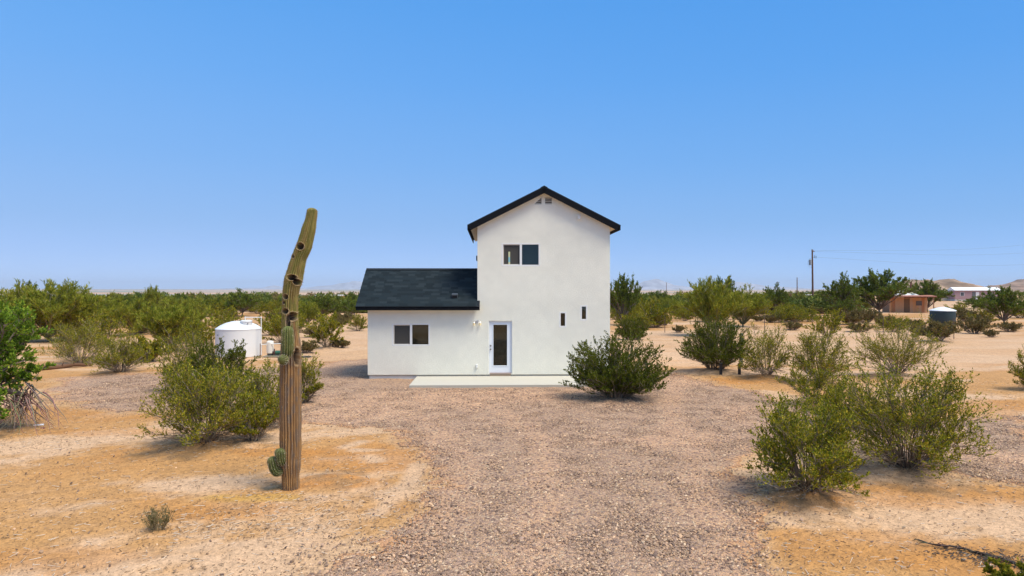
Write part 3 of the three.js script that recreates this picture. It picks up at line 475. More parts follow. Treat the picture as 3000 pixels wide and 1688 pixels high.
    part('glass_frame', merged([rbox(g4[0] - .03, g4[0] + .006, g4[2] - .03, g4[3] + .03, -.078, -.058, .004), rbox(g4[1] - .006, g4[1] + .03, g4[2] - .03, g4[3] + .03, -.078, -.058, .004), rbox(g4[0] + .002, g4[1] - .002, g4[3] - .006, g4[3] + .03, -.077, -.059, .004), rbox(g4[0] + .002, g4[1] - .002, g4[2] - .03, g4[2] + .006, -.077, -.059, .004)]), doorWhite, d);
    part('pane', box(g4[0], g4[1], g4[2], g4[3], -.09, -.086), glassTint, d);
    part('blind', box(g4[0] - .01, g4[1] + .01, g4[2] - .01, g4[3] + .01, -.122, -.118), std(.065, .042, .034, .9), d);
    part('deadbolt', (() => { const g = new THREE.CylinderGeometry(.032, .034, .03, 16); g.rotateX(Math.PI / 2); g.translate(x0 + .075, wy(1436, 1015.5), -.058); return g; })(), std(.25, .23, .2, .3, { metalness: .9 }), d);
    part('handle', (() => { const a = new THREE.CylinderGeometry(.033, .033, .014, 16); a.rotateX(Math.PI / 2); a.translate(x0 + .075, wy(1436, 1026), -.066); const b = new THREE.CylinderGeometry(.014, .014, .05, 12); b.rotateX(Math.PI / 2); b.translate(x0 + .075, wy(1436, 1026), -.04); const s = new THREE.SphereGeometry(.03, 16, 12); s.scale(1, 1, .8); s.translate(x0 + .075, wy(1436, 1026), -.008); return merged([a, b, s]); })(), std(.25, .23, .2, .3, { metalness: .9 }), d);
    part('door_frame', merged([box(x0 + .001, x0 + .032, y0 + .001, y1 - .001, -.16, -.03), box(x1 - .032, x1 - .001, y0 + .001, y1 - .001, -.16, -.03), box(x0 + .033, x1 - .033, y1 - .028, y1 - .001, -.16, -.03)]), doorWhite, d);
    part('threshold', merged([box(x0 + .034, x1 - .034, y0 + .002, y0 + .026, -.16, .02)]), std(.42, .30, .25, .6), d);
    part('step_board', box(x0 + .05, x1 - .05, .11, y0 - .012, -.04, .012), std(.30, .22, .15, .95), house);
  }
  // gable louvres
  for (const [a, b, c, d] of [ventA, ventB]) { const v = part('gable_vent', merged([box(a, b, c, d, -.19, -.18)]), std(.10, .08, .05, .9), house); for (let k = 0; k < 4; k++) { const y = c + (k + .35) * (d - c) / 4, g = new THREE.BoxGeometry(b - a - .004, .010, .05); g.rotateX(.55); g.translate((a + b) / 2, y + .01, -.035); part('slat', g, trim, v); } }
  // lamp with two amber shades, flood box, outlet, side lamp
  {
    const x = wx(1397.5), y = wy(1397, 944), l = part('wall_light', (() => { const p = new THREE.CylinderGeometry(.06, .06, .03, 20); p.rotateX(Math.PI / 2); p.translate(x, y, .016); const arms = [-1, 1].map((s) => tube([V(x, y, .03), V(x + s * .05, y + .05, .07), V(x + s * .10, y + .03, .09), V(x + s * .12, y - .02, .09)], .011, 6, 12)); const caps = [-1, 1].map((s) => cyl(.045, .02, .035, 12, x + s * .12, y - .045, .09)); return merged([p, ...arms, ...caps]); })(), std(.62, .62, .62, .3, { metalness: .7 }), house);
    for (const s of [-1, 1]) { const g = new THREE.LatheGeometry([[.012, 0], [.036, -.02], [.05, -.06], [.056, -.10]].map(([a, b]) => new THREE.Vector2(a, b)), 16); g.translate(x + s * .12, y - .045, .09); part('lamp_shade', g, phys(.95, .80, .50, .35, { transmission: .45, thickness: 0, side: THREE.DoubleSide }), l); }
    const fx = wx(1696), fy = wy(1696, 637); part('flood_light_box', merged([rbox(fx - .075, fx + .075, fy - .06, fy + .075, .001, .09, .012), (() => { const g = new THREE.CylinderGeometry(.06, .075, .05, 14); g.rotateX(.5); g.translate(fx, fy - .07, .075); return g; })()]), trim, house);
    const ox = wx(1397), oy = wy(1397, 1074.5); part('outlet_box', rbox(ox - .045, ox + .045, oy - .075, oy + .075, .001, .07, .015), vinyl, house);
    part('side_lamp', merged([rbox(T - .075, T - .001, 4.83, 5.05, -1.2, -1.08, .02)]), dark, house);
  }
  // tower roof: two slabs, each deck below and shingles above, with barge and fascia boards
  const OV = .37, FO = .22, run = (W - T) / 2 + OV, ang = Math.atan(slope), len = run / Math.cos(ang), ridgeY = apexY + .20;
  function slab(side, thick, off, z0, z1, extra = 0) { const g = new THREE.BoxGeometry(len + extra, thick, z1 - z0); g.translate(-(len + extra) / 2, off - thick / 2, (z0 + z1) / 2); if (side > 0) g.rotateY(0); g.rotateZ(ang); if (side > 0) g.scale(-1, 1, 1); if (side > 0) { const i = g.index.array; for (let k = 0; k < i.length; k += 3) { const t = i[k]; i[k] = i[k + 1]; i[k + 1] = t; } g.computeVertexNormals(); } g.translate(mid, ridgeY, 0); return g; }
  const shingleDark = phys(.014, .018, .022, .98, { specularIntensity: .5 });
  const troof = part('roof', merged([slab(-1, .05, .02, -TD - FO, FO + .03, .03), slab(1, .05, .02, -TD - FO, FO + .03, .03)]), shingleDark, house, 'charcoal gable roof of the tower');
  part('soffit', merged([slab(-1, .10, -.035, -TD - FO + .02, FO - .02, -.03), slab(1, .10, -.035, -TD - FO + .02, FO - .02, -.03)]), soffitMat, troof);
  part('barge_board', slab(-1, .20, -.032, FO - .019, FO + .025), dark, troof); part('barge_board', slab(1, .20, -.032, FO - .019, FO + .025), dark, troof);
  for (const s of [-1, 1]) { const xe = mid + s * run, ye = ridgeY - slope * run; part('fascia', box(Math.min(xe, xe + s * .03) , Math.max(xe, xe + s * .03), ye - .19, ye - .005, -TD - FO + .03, FO - .02), dark, troof); }
  part('ridge_cap', (() => { const a = new THREE.BoxGeometry(.16, .015, TD + 2 * FO); a.rotateZ(ang); a.translate(-.07, 0, 0); const b = new THREE.BoxGeometry(.16, .015, TD + 2 * FO); b.rotateZ(-ang); b.translate(.07, 0, 0); const g = merged([a, b]); g.translate(mid, ridgeY + .006, -TD / 2); return g; })(), shingleDark, troof);
  // wing roof with single shingles on the slope that faces the drive
  const wo = .34, ws = .667, wa = Math.atan(ws), wr = WD / 2 + wo, wl = wr / Math.cos(wa), ry = wy(1240, 790) * 0 + 4.51, xl = -.41, zr = -WD / 2;
  const wingSlab = (dir, thick, off, x0, x1, l0 = 0, l1 = wl) => { const g = new THREE.BoxGeometry(x1 - x0, thick, l1 - l0); g.translate((x0 + x1) / 2, off - thick / 2, (l0 + l1) / 2); g.rotateX(wa); if (dir < 0) g.rotateY(Math.PI), g.translate(x0 + x1, 0, 0); g.translate(0, ry, zr); return g; };
  const wroof = part('roof', merged([wingSlab(1, .02, -.012, xl, T - .003), wingSlab(1, .02, -.0125, T - .003, T + .10, wl - wo / Math.cos(wa) + .02, wl), wingSlab(-1, .02, -.008, xl, T - .003)]), shingleDark, house, 'charcoal shingle roof of the low wing');
  part('soffit', merged([wingSlab(1, .09, -.034, xl + .02, T - .004, 0, wl - .03), wingSlab(-1, .09, -.034, xl + .02, T - .004, 0, wl - .03)]), soffitMat, wroof);
  { const ye = ry - ws * wr, ze = zr + wr; part('fascia', box(xl, T + .10, ye - .175, ye - .012, ze - .03, ze - .001), dark, wroof); part('drip_edge', box(xl - .01, T + .105, ye - .032, ye - .008, ze, ze + .012), std(.05, .055, .065, .5), wroof); }
  { const g = merged([wingSlab(1, .16, -.034, xl - .012, xl + .018, 0, wl), wingSlab(-1, .16, -.034, xl - .012, xl + .018, 0, wl)]); part('barge_board', g, dark, wroof); }
  const R = rng(9), sm = [[.012, .019, .022], [.008, .014, .017], [.018, .027, .031], [.011, .019, .023]].map((c) => phys(...c, .98, { specularIntensity: .5 })), sg = [.305, .335, .36].map((w) => { const g = new THREE.BoxGeometry(w - .006, .008, .20); g.rotateX(.028); return g; });
  const rows = 19;
  for (let r = 0; r < rows; r++) {
    let x = xl - .005 + (r % 2) * -.12; const d = wl - (r + .5) * (wl / rows) + .01;
    while (x < T - .02) {
      const k = Math.floor(R() * 3), w = [.305, .335, .36][k], a = Math.max(x, xl - .012), b = Math.min(x + w, T - .008); x += w; if (b - a < .05) continue;
      const m = part('shingle', sg[k], sm[Math.floor(R() * 4)], wroof), lx = (a + b) / 2, off = .004 + .003 * R();
      m.scale.x = (b - a) / w; m.position.set(lx, ry + Math.cos(wa) * off - Math.sin(wa) * d, zr + Math.cos(wa) * d + Math.sin(wa) * off); m.rotation.x = wa;
    }
  }
  part('ridge_cap', (() => { const a = new THREE.BoxGeometry(T - .006 - xl, .012, .16); a.rotateX(wa); a.translate(0, -.045, .07); const b = new THREE.BoxGeometry(T - .006 - xl, .012, .16); b.rotateX(-wa); b.translate(0, -.045, -.07); const g = merged([a, b]); g.translate((xl + T) / 2, ry + .028, zr); return g; })(), shingleDark, wroof);
  { const vx = wx(1330) + .02, d = wl - (.34 + .19) / Math.cos(wa), g = rbox(-.12, .12, 0, .15, -.12, .12, .015); const m = part('roof_vent', g, std(.06, .07, .08, .6), wroof); m.position.set(vx, ry - Math.sin(wa) * d - .02, zr + Math.cos(wa) * d); m.rotation.x = .18; const o = part('vent_opening', box(-.1, .1, .015, .10, .1205, .124), std(.008, .008, .009, .9), m); o.userData = {}; }

  // patio slab
  const slabX0 = wx(1220.5), slab2 = structure('concrete_patio', rbox(slabX0, wx(1660) + .75, -.2, .11, .0, 2.52, .012), conc, 'pale concrete patio slab along the front of the white house', 'patio');
  slab2.position.copy(house.position); slab2.rotation.copy(house.rotation); slab2.position.z -= .01;
}

// ---------------------------------------------------------------- saguaros
function ribbed(path, radii, ribs, opt) {
  // path: points, radii per point; returns geometry with ribs, holes and a domed tip
  const c = new THREE.CatmullRomCurve3(path), N = opt.n ?? 300, A = ribs * 8, P = [], C = [], I = [], sp = opt.spines, Rn = rng(opt.seed ?? 3);
  const radAt = (t) => { const f = t * (radii.length - 1), k = Math.min(radii.length - 2, Math.floor(f)), u = f - k, s = u * u * (3 - 2 * u); return lerp(radii[k], radii[k + 1], s); };
  const L = c.getLength(); let side = V(1, 0, 0);
  for (let i = 0; i <= N; i++) {
    const t = i / N, p = c.getPoint(t), d = c.getTangent(t), left = (1 - t) * L, rb = radAt(t);
    let r = rb; const cap = opt.cap ?? rb; if (left < cap) r *= Math.sqrt(Math.max(0, 1 - (1 - left / cap) ** 2));
    if (opt.bulb && t * L < rb) r *= Math.sqrt(Math.max(.05, 1 - (1 - t * L / rb) ** 2 * .85));
    const u = side.clone().addScaledVector(d, -side.dot(d)).normalize(), v = d.clone().cross(u); side = u;
    for (let k = 0; k < A; k++) {
      const th = k / A * Math.PI * 2, wob = opt.wob ? opt.wob * vn(t * 26, Math.cos(th) * 2 + Math.sin(th) * 3.1) : 0, ph = th * ribs / 2 + (opt.twist ?? 0) * t + wob * 2, crest = Math.abs(Math.cos(ph));
      let rr = r * (1 - (opt.depth ?? .15) * (1 - Math.pow(crest, .7))) * (1 + (opt.rough ?? 0) * vn(t * 60, k * .9));
      const n = u.clone().multiplyScalar(Math.cos(th)).addScaledVector(v, Math.sin(th)); let col = opt.color(p.y, crest, th, n);
      const q = p.clone().addScaledVector(n, rr);
      for (const h of opt.holes ?? []) if (n.z > -.1) { const e = Math.hypot((q.x - h[0]) / h[2], (q.y - h[1]) / h[3]); if (e < 1.55) { const inn = 1 - sstep(.86, 1.04, e), rim = Math.exp(-(((e - 1.16) / .12) ** 2)); q.addScaledVector(n, rim * .012 - inn * Math.min(h[4], r * .92)); if (rim > .5) col = [.33, .225, .12]; if (inn > .15) col = [.07, .046, .03]; } }  // hole insides coloured dark to stand for their deep shade
      P.push(q.x, q.y, q.z); C.push(...col);
      if (sp && crest > .985 && i % sp.every === 0 && left > .02) for (let m = 0; m < sp.count; m++) { const dir = n.clone().add(V(Rn() - .5, Rn() - .6, Rn() - .5).multiplyScalar(1.7)).normalize(), w = V(Rn() - .5, Rn() - .5, Rn() - .5).multiplyScalar(.005), e = q.clone().addScaledVector(dir, sp.len * (.6 + .8 * Rn())); sp.b.tri(q.clone().add(w), q.clone().sub(w), e, sp.col(Rn())); }
      if (i) { const a = (i - 1) * A + k, b = (i - 1) * A + (k + 1) % A, e = i * A + k, f = i * A + (k + 1) % A; I.push(a, b, e, b, f, e); }
    }
  }
  const g = new THREE.BufferGeometry(); g.setAttribute('position', new THREE.Float32BufferAttribute(P, 3)); g.setAttribute('color', new THREE.Float32BufferAttribute(C, 3)); g.setIndex(I); g.computeVertexNormals(); return g;
}
{
  const D = depthAt(1436), s = group('saguaro', 'tall leaning saguaro with woodpecker holes and brown corky trunk', 'cactus');
  const bx = gx(851, D); s.position.set(bx, 0, -D);
  const X = (px) => gx(px, D) - bx, Y = (py) => hgt(py, D);
  const prof = [[827, 876, 1446], [826, 876, 1400], [821, 880, 1355], [820, 882, 1300], [820, 882, 1220], [820, 882, 1130], [821, 882, 1060], [823, 881, 1020], [826, 874, 970], [827, 872, 915], [828, 873, 875], [830, 878, 845], [834, 886, 820], [843, 891, 792], [855, 898, 757], [868, 913, 724], [882, 923, 681], [896, 928, 640], [901, 930, 611]];
  const path = prof.map(([l, r, y]) => V(X((l + r) / 2), Y(y), 0)), radii = prof.map(([l, r]) => (r - l) / 2 / F * D * 1.0);
  const n1 = (y) => clamp((y - 1.9) / 1.1);
  const spb = new Builder();
  const color = (y, crest, th) => {
    const patch = vn(Math.cos(th) * 2.2 + 7, y * 2.1 + Math.sin(th) * 2), cork = vn(th * 5, y * 6);
    const bark = cork > .35 ? [.20, .135, .085] : cork < -.3 ? [.30, .165, .06] : [.255, .145, .062];
    const skin = cork > .3 ? [.25, .20, .05] : patch > .05 ? [.22, .16, .045] : [.17, .15, .03];
    return mix(bark, skin, sstep(2.75, 3.0, y + .5 * patch + .2 * cork));
  };
  const hole = (px, py, a, b, d = .17) => [X(px), Y(py), a * 1.12 / F * D, b * 1.12 / F * D, d];
  const trunk = part('trunk', ribbed(path, radii, 22, { n: 560, depth: .23, cap: .09, wob: .25, rough: .03, color, seed: 4, twist: 1.2, spines: { b: spb, every: 5, count: 3, len: .022, col: (r) => (r < .7 ? [.46, .34, .19] : [.24, .17, .10]) }, holes: [hole(885, 725, 10, 9), hole(863, 754, 4.5, 5.5, .06), hole(862, 815.5, 12, 7.5), hole(875, 829, 8, 8), hole(843, 871, 7, 6.5), hole(837, 888, 3, 5, .05), hole(842, 913, 9, 7), hole(862, 929, 10, 11), hole(851, 945, 6, 18, .05), hole(874, 1046, 5, 22, .12)] }), std(1, 1, 1, .9, { vertexColors: true }), s);
  part('spines', spb.build(), std(1, 1, 1, .9, { vertexColors: true }), trunk);
  const green = (dark) => (y, crest, th) => (vn(th * 3, y * 14) > .25 ? [.15, .15, .035] : [.11, .13, .026]).map((v) => v * dark);
  const armMat = std(1, 1, 1, .85, { vertexColors: true });
  const arm = (pts, rad, k, label) => { const b = new Builder(), a = part('arm', ribbed(pts, rad, 14, { n: 90, depth: .26, bulb: true, color: green(k), seed: 8, cap: rad[rad.length - 1], spines: { b, every: 3, count: 3, len: .022, col: (r) => (r < .6 ? [.45, .38, .26] : [.25, .2, .12]) } }), armMat, s, label); part('spines', b.build(), armMat, a); };
  arm([V(X(853), Y(1046), .20), V(X(855), Y(1020), .25), V(X(856), Y(985), .255), V(X(855), Y(955), .25)], [.08, .10, .106, .095], .95, 'upright green arm sprouting from the middle of the trunk');
  arm([V(X(850), Y(1040), .20), V(X(848), Y(1050), .34), V(X(846), Y(1053), .42)], [.06, .09, .095], .9, 'round bud pointing out below the upright arm');
  arm([V(X(838), Y(1358), .12), V(X(833), Y(1345), .17), V(X(831), Y(1322), .18), V(X(832), Y(1309), .18)], [.06, .09, .10, .09], .75, 'dark green bud at the trunk foot');
  arm([V(X(836), Y(1380), .10), V(X(818), Y(1376), .15), V(X(809), Y(1350), .16), V(X(806), Y(1333), .16)], [.06, .095, .10, .085], .75, 'outer dark green bud at the trunk foot');
}
{
  const D = depthAt(1079), s = group('saguaro', 'short single column saguaro behind a black pipe stub', 'cactus'); s.position.set(gx(2171, D), 0, -D);
  part('trunk', ribbed([V(0, -.05, 0), V(.01, .55, 0), V(.02, 1.1, 0), V(.03, 1.60, 0)], [.075, .088, .092, .085], 14, { n: 120, depth: .2, color: () => [.075, .09, .045] }), std(1, 1, 1, .85, { vertexColors: true }), s);
}
for (const [px, top, label] of [[2112, 1065, 'shorter black pipe stub standing alone on the orange sand heap'], [2166.5, 1066, 'black pipe stub in front of the short saguaro']]) {
  const D = depthAt(1105) - .1, h = hgt(top, D), p = group('pipe_stub', label, 'pipe', undefined); p.position.set(gx(px, D), 0, -D);
  part('pipe', merged([cyl(.062, .062, h - .06 + .15, 16, 0, -.15, 0)]), std(.012, .012, .013, .5), p);
  part('cap', (() => { const g = new THREE.LatheGeometry([[.0, .07], [.05, .068], [.068, .055], [.07, .04], [.07, 0], [.062, 0]].map(([a, b]) => new THREE.Vector2(a, b)), 18); g.translate(0, h - .07, 0); return g; })(), std(.015, .015, .016, .5), p);
}

// ---------------------------------------------------------------- water tank, pump, pipes
{
  const D = depthAt(1052) + 1.15, cx = gx(699, D), R = 1.17, s = group('water_tank', 'white plastic water tank with domed top and round lid', 'tank'); s.position.set(cx, 0, -D);
  const hs = hgt(966, D - .6), white = std(.72, .72, .70, .45);
  const prof = [[0, 0], [R, 0], [R + .012, .05], [R + .005, hs * .33], [R + .012, hs * .34], [R + .004, hs * .36], [R - .004, hs - .06], [R + .02, hs - .03], [R + .02, hs], [R - .06, hs + .05], [R * .8, hs + .17], [R * .55, hs + .30], [R * .3, hs + .38], [0, hs + .40]].map(([a, b]) => new THREE.Vector2(a, b));
  const body = part('tank_body', new THREE.LatheGeometry(prof, 56), white, s);
  const lx = .55, lz = .35; part('lid', (() => { const g = new THREE.LatheGeometry([[0, .34], [.24, .335], [.30, .31], [.31, .26], [.29, .25], [.28, 0]].map(([a, b]) => new THREE.Vector2(a, b)), 32); g.translate(lx, hs + .12, lz); return g; })(), white, s);
  part('fitting', (() => { const g = new THREE.CylinderGeometry(.025, .025, .05, 12); g.rotateX(Math.PI / 2); g.translate(lx + .18, hs + .3, lz + .26); return g; })(), std(.15, .15, .17, .5), s);
  part('fitting', (() => { const g = new THREE.CylinderGeometry(.03, .03, .06, 12); g.rotateX(Math.PI / 2); g.translate(-.72, hs - .3, .95); return g; })(), std(.15, .15, .17, .5), s);
  const pv = group('water_pipe', 'white plastic pipe looping from the tank lid down to the pump', 'pipe'), pm = std(.82, .79, .72, .5), px = gx(775, D), pz = -D + .5, lidX = cx + lx - .06, top = hgt(932, D - .4);
  part('pipe', merged([pipe(V(lidX, hs + .44, -D + lz), V(lidX, top, -D + lz), .024), pipe(V(lidX - .024, top, -D + lz), V(px + .024, top, pz), .024), pipe(V(px, top, pz), V(px, .62, pz), .024), pipe(V(px, .66, pz), V(gx(836, D), .72, pz), .024), pipe(V(gx(836, D), .72, pz), V(gx(836, D), .2, pz), .024)]), pm, pv);
  for (const [x, y, z] of [[lidX, top, -D + lz], [px, top, pz], [px, .66, pz], [gx(836, D), .72, pz]]) { const g = new THREE.SphereGeometry(.037, 12, 8); g.translate(x, y, z); part('elbow', g, pm, pv); }
  part('post', pipe(V(px - .05, -.1, pz), V(px - .05, .72, pz), .022), std(.16, .08, .05, .9), pv);
  const pt = group('pressure_tank', 'small cream pressure tank beside the white pipe', 'tank'); pt.position.set(gx(798, D), 0, -D + .35);
  part('tank_body', (() => { const g = new THREE.LatheGeometry([[0, .18], [.16, .18], [.185, .22], [.19, .75], [.17, .82], [.1, .86], [0, .87]].map(([a, b]) => new THREE.Vector2(a, b)), 28); return g; })(), std(.74, .70, .60, .5), pt);
  part('base', cyl(.15, .15, .12, 20, 0, .075, 0), std(.05, .05, .05, .7), pt);
  const bd = group('pump_board', 'grey plank platform under the pump', 'platform'); bd.position.set(gx(812, D), 0, -D + .35);
  for (let k = 0; k < 3; k++) part('plank', rbox(-.55, .55, .02, .068, -.28 + k * .19, -.10 + k * .19, .008), std(.28 + .03 * k, .27 + .02 * k, .22, .9), bd);
  const pu = group('water_pump', 'green electric water pump on the plank platform', 'pump'); pu.position.set(gx(820, D), .07, -D + .4);
  part('motor', (() => { const g = new THREE.CylinderGeometry(.10, .10, .28, 20); g.rotateZ(Math.PI / 2); g.translate(.05, .17, 0); return g; })(), std(.03, .12, .07, .5), pu);
  part('pump_head', merged([cyl(.07, .11, .2, 16, -.16, .02, 0), cyl(.03, .03, .14, 10, -.16, .22, 0)]), std(.10, .05, .04, .6), pu);
  part('foot', box(-.12, .2, 0, .07, -.09, .09), std(.05, .06, .05, .8), pu);
}
{
  const D = depthAt(1049), h = group('garden_hose', 'dark hose lying in two loops on the sand', 'hose'); h.position.set(gx(895, D), .02, -D);
  const pts = []; for (let k = 0; k <= 60; k++) { const a = k / 60 * Math.PI * 4.2, r = .36 + .05 * Math.sin(a * .7); pts.push(V(Math.cos(a) * r - .1 * (k / 60), .012 + .02 * (k / 60), Math.sin(a) * r * .8 + (k > 30 ? .35 : 0) * sstep(28, 34, k))); }
  part('hose', tube(pts, .018, 6, 160), std(.04, .05, .04, .6), h);
}
// ---------------------------------------------------------------- log, litter
{
  const D = depthAt(1084), g = group('fallen_log', 'weathered brown log lying on the sand below the creosote', 'log'), b = new Builder(), R = rng(31);
  const a = V(gx(80, depthAt(1090)), .10, -depthAt(1090)), e = V(gx(268, depthAt(1074)), .08, -depthAt(1074)), pts = []; for (let k = 0; k <= 10; k++) pts.push(a.clone().lerp(e, k / 10).add(V(0, .03 * Math.sin(k * 1.1), .06 * Math.sin(k * .8))));
  b.stem(pts, .125, .07, 10, [.14, .07, .035]); for (let k = 0; k < 5; k++) { const p = pts[1 + k * 2]; b.stem([p, p.clone().add(V(R() * .3, .12 + R() * .2, R() * .2))], .03, .012, 5, [.16, .09, .055]); }
  const m = part('log', b.build(), woodMat, g);
}
{
  const R = rng(53), g = group('dead_branch', 'thin dark dead branch lying on the sand beside the low creosote sprig', 'branch'), b = new Builder(), way = [[2690, 1588], [2740, 1598], [2790, 1608], [2840, 1616], [2890, 1628], [2940, 1640], [3000, 1662]].map(([px, py]) => { const D = depthAt(py), x = gx(px, D); return V(x, H(x, -D) + .03 + .02 * R(), -D + .05 * (R() - .5)); });
  const pts = new THREE.CatmullRomCurve3(way).getPoints(22); for (const p of pts) p.add(V(0, .012 * R(), .04 * (R() - .5))); b.stem(pts, .009, .022, 6, [.07, .05, .04]);
  for (let k = 0; k < 46; k++) { const p = pts[2 + Math.floor(R() * 20)], q = p.clone().add(V((R() - .6) * .3, R() * .05, (R() - .5) * .26)), e = q.clone().add(V((R() - .6) * .2, -.03, (R() - .5) * .2)); e.y = Math.max(e.y, H(e.x, e.z) + .012); b.stem([p, q, e], .007, .003, 4, [.06 + .06 * R(), .05 + .03 * R(), .04]); }
  part('branch', b.build(), woodMat, g);
}
{
  // dead drooping branches under the bright mesquite
  const R = rng(41), D = 17.6, g = group('dead_branch', 'tangle of bare grey dead branches sagging to the ground beside the mesquite', 'branch'), b = new Builder();
  for (let k = 0; k < 58; k++) {
    const s = V(gx(lerp(-10, 95, R()), D), lerp(.7, 1.3, R()), -D + lerp(-.6, .5, R())), e = V(gx(lerp(-40, 185, Math.pow(R(), .8)), D), lerp(.0, .3, R()), -D + lerp(-.7, .9, R())), m = s.clone().lerp(e, .5).add(V((R() - .3) * .4, (R() - .2) * .35, (R() - .5) * .3));
    const c = [.17 + R() * .12, .115 + R() * .09, .085 + R() * .06], pts = new THREE.QuadraticBezierCurve3(s, m, e).getPoints(7); for (const p of pts) p.add(V(R() - .5, R() - .5, R() - .5).multiplyScalar(.05)); for (const p of pts) p.y = Math.max(p.y, .02);
    b.stem(pts, .014 + .01 * R(), .004, 4, c);
    for (let t = 0; t < 3; t++) { const p = pts[2 + Math.floor(R() * 5)], q = p.clone().add(V((R() - .4) * .4, -R() * .3, (R() - .5) * .4)); q.y = Math.max(q.y, .015); b.stem([p, q], .006, .002, 3, c); }
  }
  const trunk = [V(gx(-45, D), .9, -D), V(gx(30, D), 1.05, -D + .1), V(gx(85, D), .95, -D + .15)]; b.stem(trunk, .09, .06, 7, [.10, .07, .055]);
  part('branches', b.build(), woodMat, g);
  const D2 = depthAt(1252), l = group('litter_bottle', 'crushed clear plastic bottle with white cap beside the dead branches', 'bottle'); l.position.set(gx(115, D2), .035, -D2); l.rotation.y = .4;
  part('bottle', (() => { const q = new THREE.LatheGeometry([[0, -.1], [.032, -.1], [.034, -.05], [.028, 0], [.034, .04], [.02, .09], [.012, .11]].map(([a, c]) => new THREE.Vector2(a, c)), 14); q.rotateZ(Math.PI / 2); return q; })(), std(.72, .72, .76, .2), l);
  part('cap', (() => { const q = cyl(.014, .014, .02, 10, 0, .11, 0); q.rotateZ(Math.PI / 2); return q; })(), std(.85, .85, .85, .4), l);
  const D3 = depthAt(1262), c = group('litter_can', 'dark red crushed can beside the plastic bottle', 'can'); c.position.set(gx(125, D3), .034, -D3); c.rotation.y = -.2;
  part('can', (() => { const q = new THREE.LatheGeometry([[0, -.06], [.024, -.06], [.032, -.05], [.030, 0], [.033, .05], [.026, .06], [0, .058]].map(([a, d]) => new THREE.Vector2(a, d)), 14); q.rotateZ(Math.PI / 2); return q; })(), std(.20, .04, .05, .4), c);
  const D4 = depthAt(1363), w = group('litter_scrap', 'blue plastic scrap caught under the largest creosote bush', 'scrap'); w.position.set(gx(2722, D4), .1, -D4);
  part('scrap', (() => { const q = new THREE.PlaneGeometry(.15, .12, 8, 6), p = q.attributes.position; for (let i = 0; i < p.count; i++) p.setZ(i, .05 * vn(p.getX(i) * 30, p.getY(i) * 30)); q.rotateX(-.7); q.computeVertexNormals(); return q; })(), std(.02, .22, .45, .5, { side: THREE.DoubleSide }), w);
}

// ---------------------------------------------------------------- place the plants
{
  const shared = {};
  for (const k of ['creosoteMid', 'grey', 'mesquite', 'palo']) shared[k] = [1, 2, 3].map((s) => ({ creosoteMid: [1.4, 1.6], grey: [.9, .8], mesquite: [2.4, 3], palo: [2.1, 2.9] })[k] && kinds[k](900 + s * 7, ...({ creosoteMid: [1.4, 1.6], grey: [.9, .8], mesquite: [2.4, 3], palo: [2.1, 2.9] })[k]));
  const proto = {};
  plantJobs.forEach((j, n) => {
    let geo, sx = 1, sy = 1;
    const near = j.own && -j.z < 60 && !(j.kind in shared && -j.z > 45);
    if (near) { const f = CAT[j.kind] === 'tree' ? .82 : .9; geo = kinds[j.kind](j.seed, j.R * f, j.H * f, j.q); }
    else { const list = shared[j.kind] ?? (proto[j.kind] ??= [kinds[j.kind](j.seed, j.R, j.H)]); geo = list[n % list.length]; { const f = CAT[j.kind] === 'tree' ? .84 : .92; sx = j.R / geo.R * f; sy = j.H / geo.H * f; } }
    const g = group(NAME[j.kind], j.label, CAT[j.kind], j.grp); g.position.set(j.x + j.lean * .45, H(j.x, j.z) - .02, j.z); g.scale.set(sx, sy, sx); if (!near) g.rotation.y = (n * 2.4) % 6.28;
    const tree = CAT[j.kind] === 'tree';
    part(tree ? 'trunk' : 'stems', geo.wood, woodMat, g); part(tree ? 'crown' : 'foliage', geo.leaf, leafMat, g);
  });
}
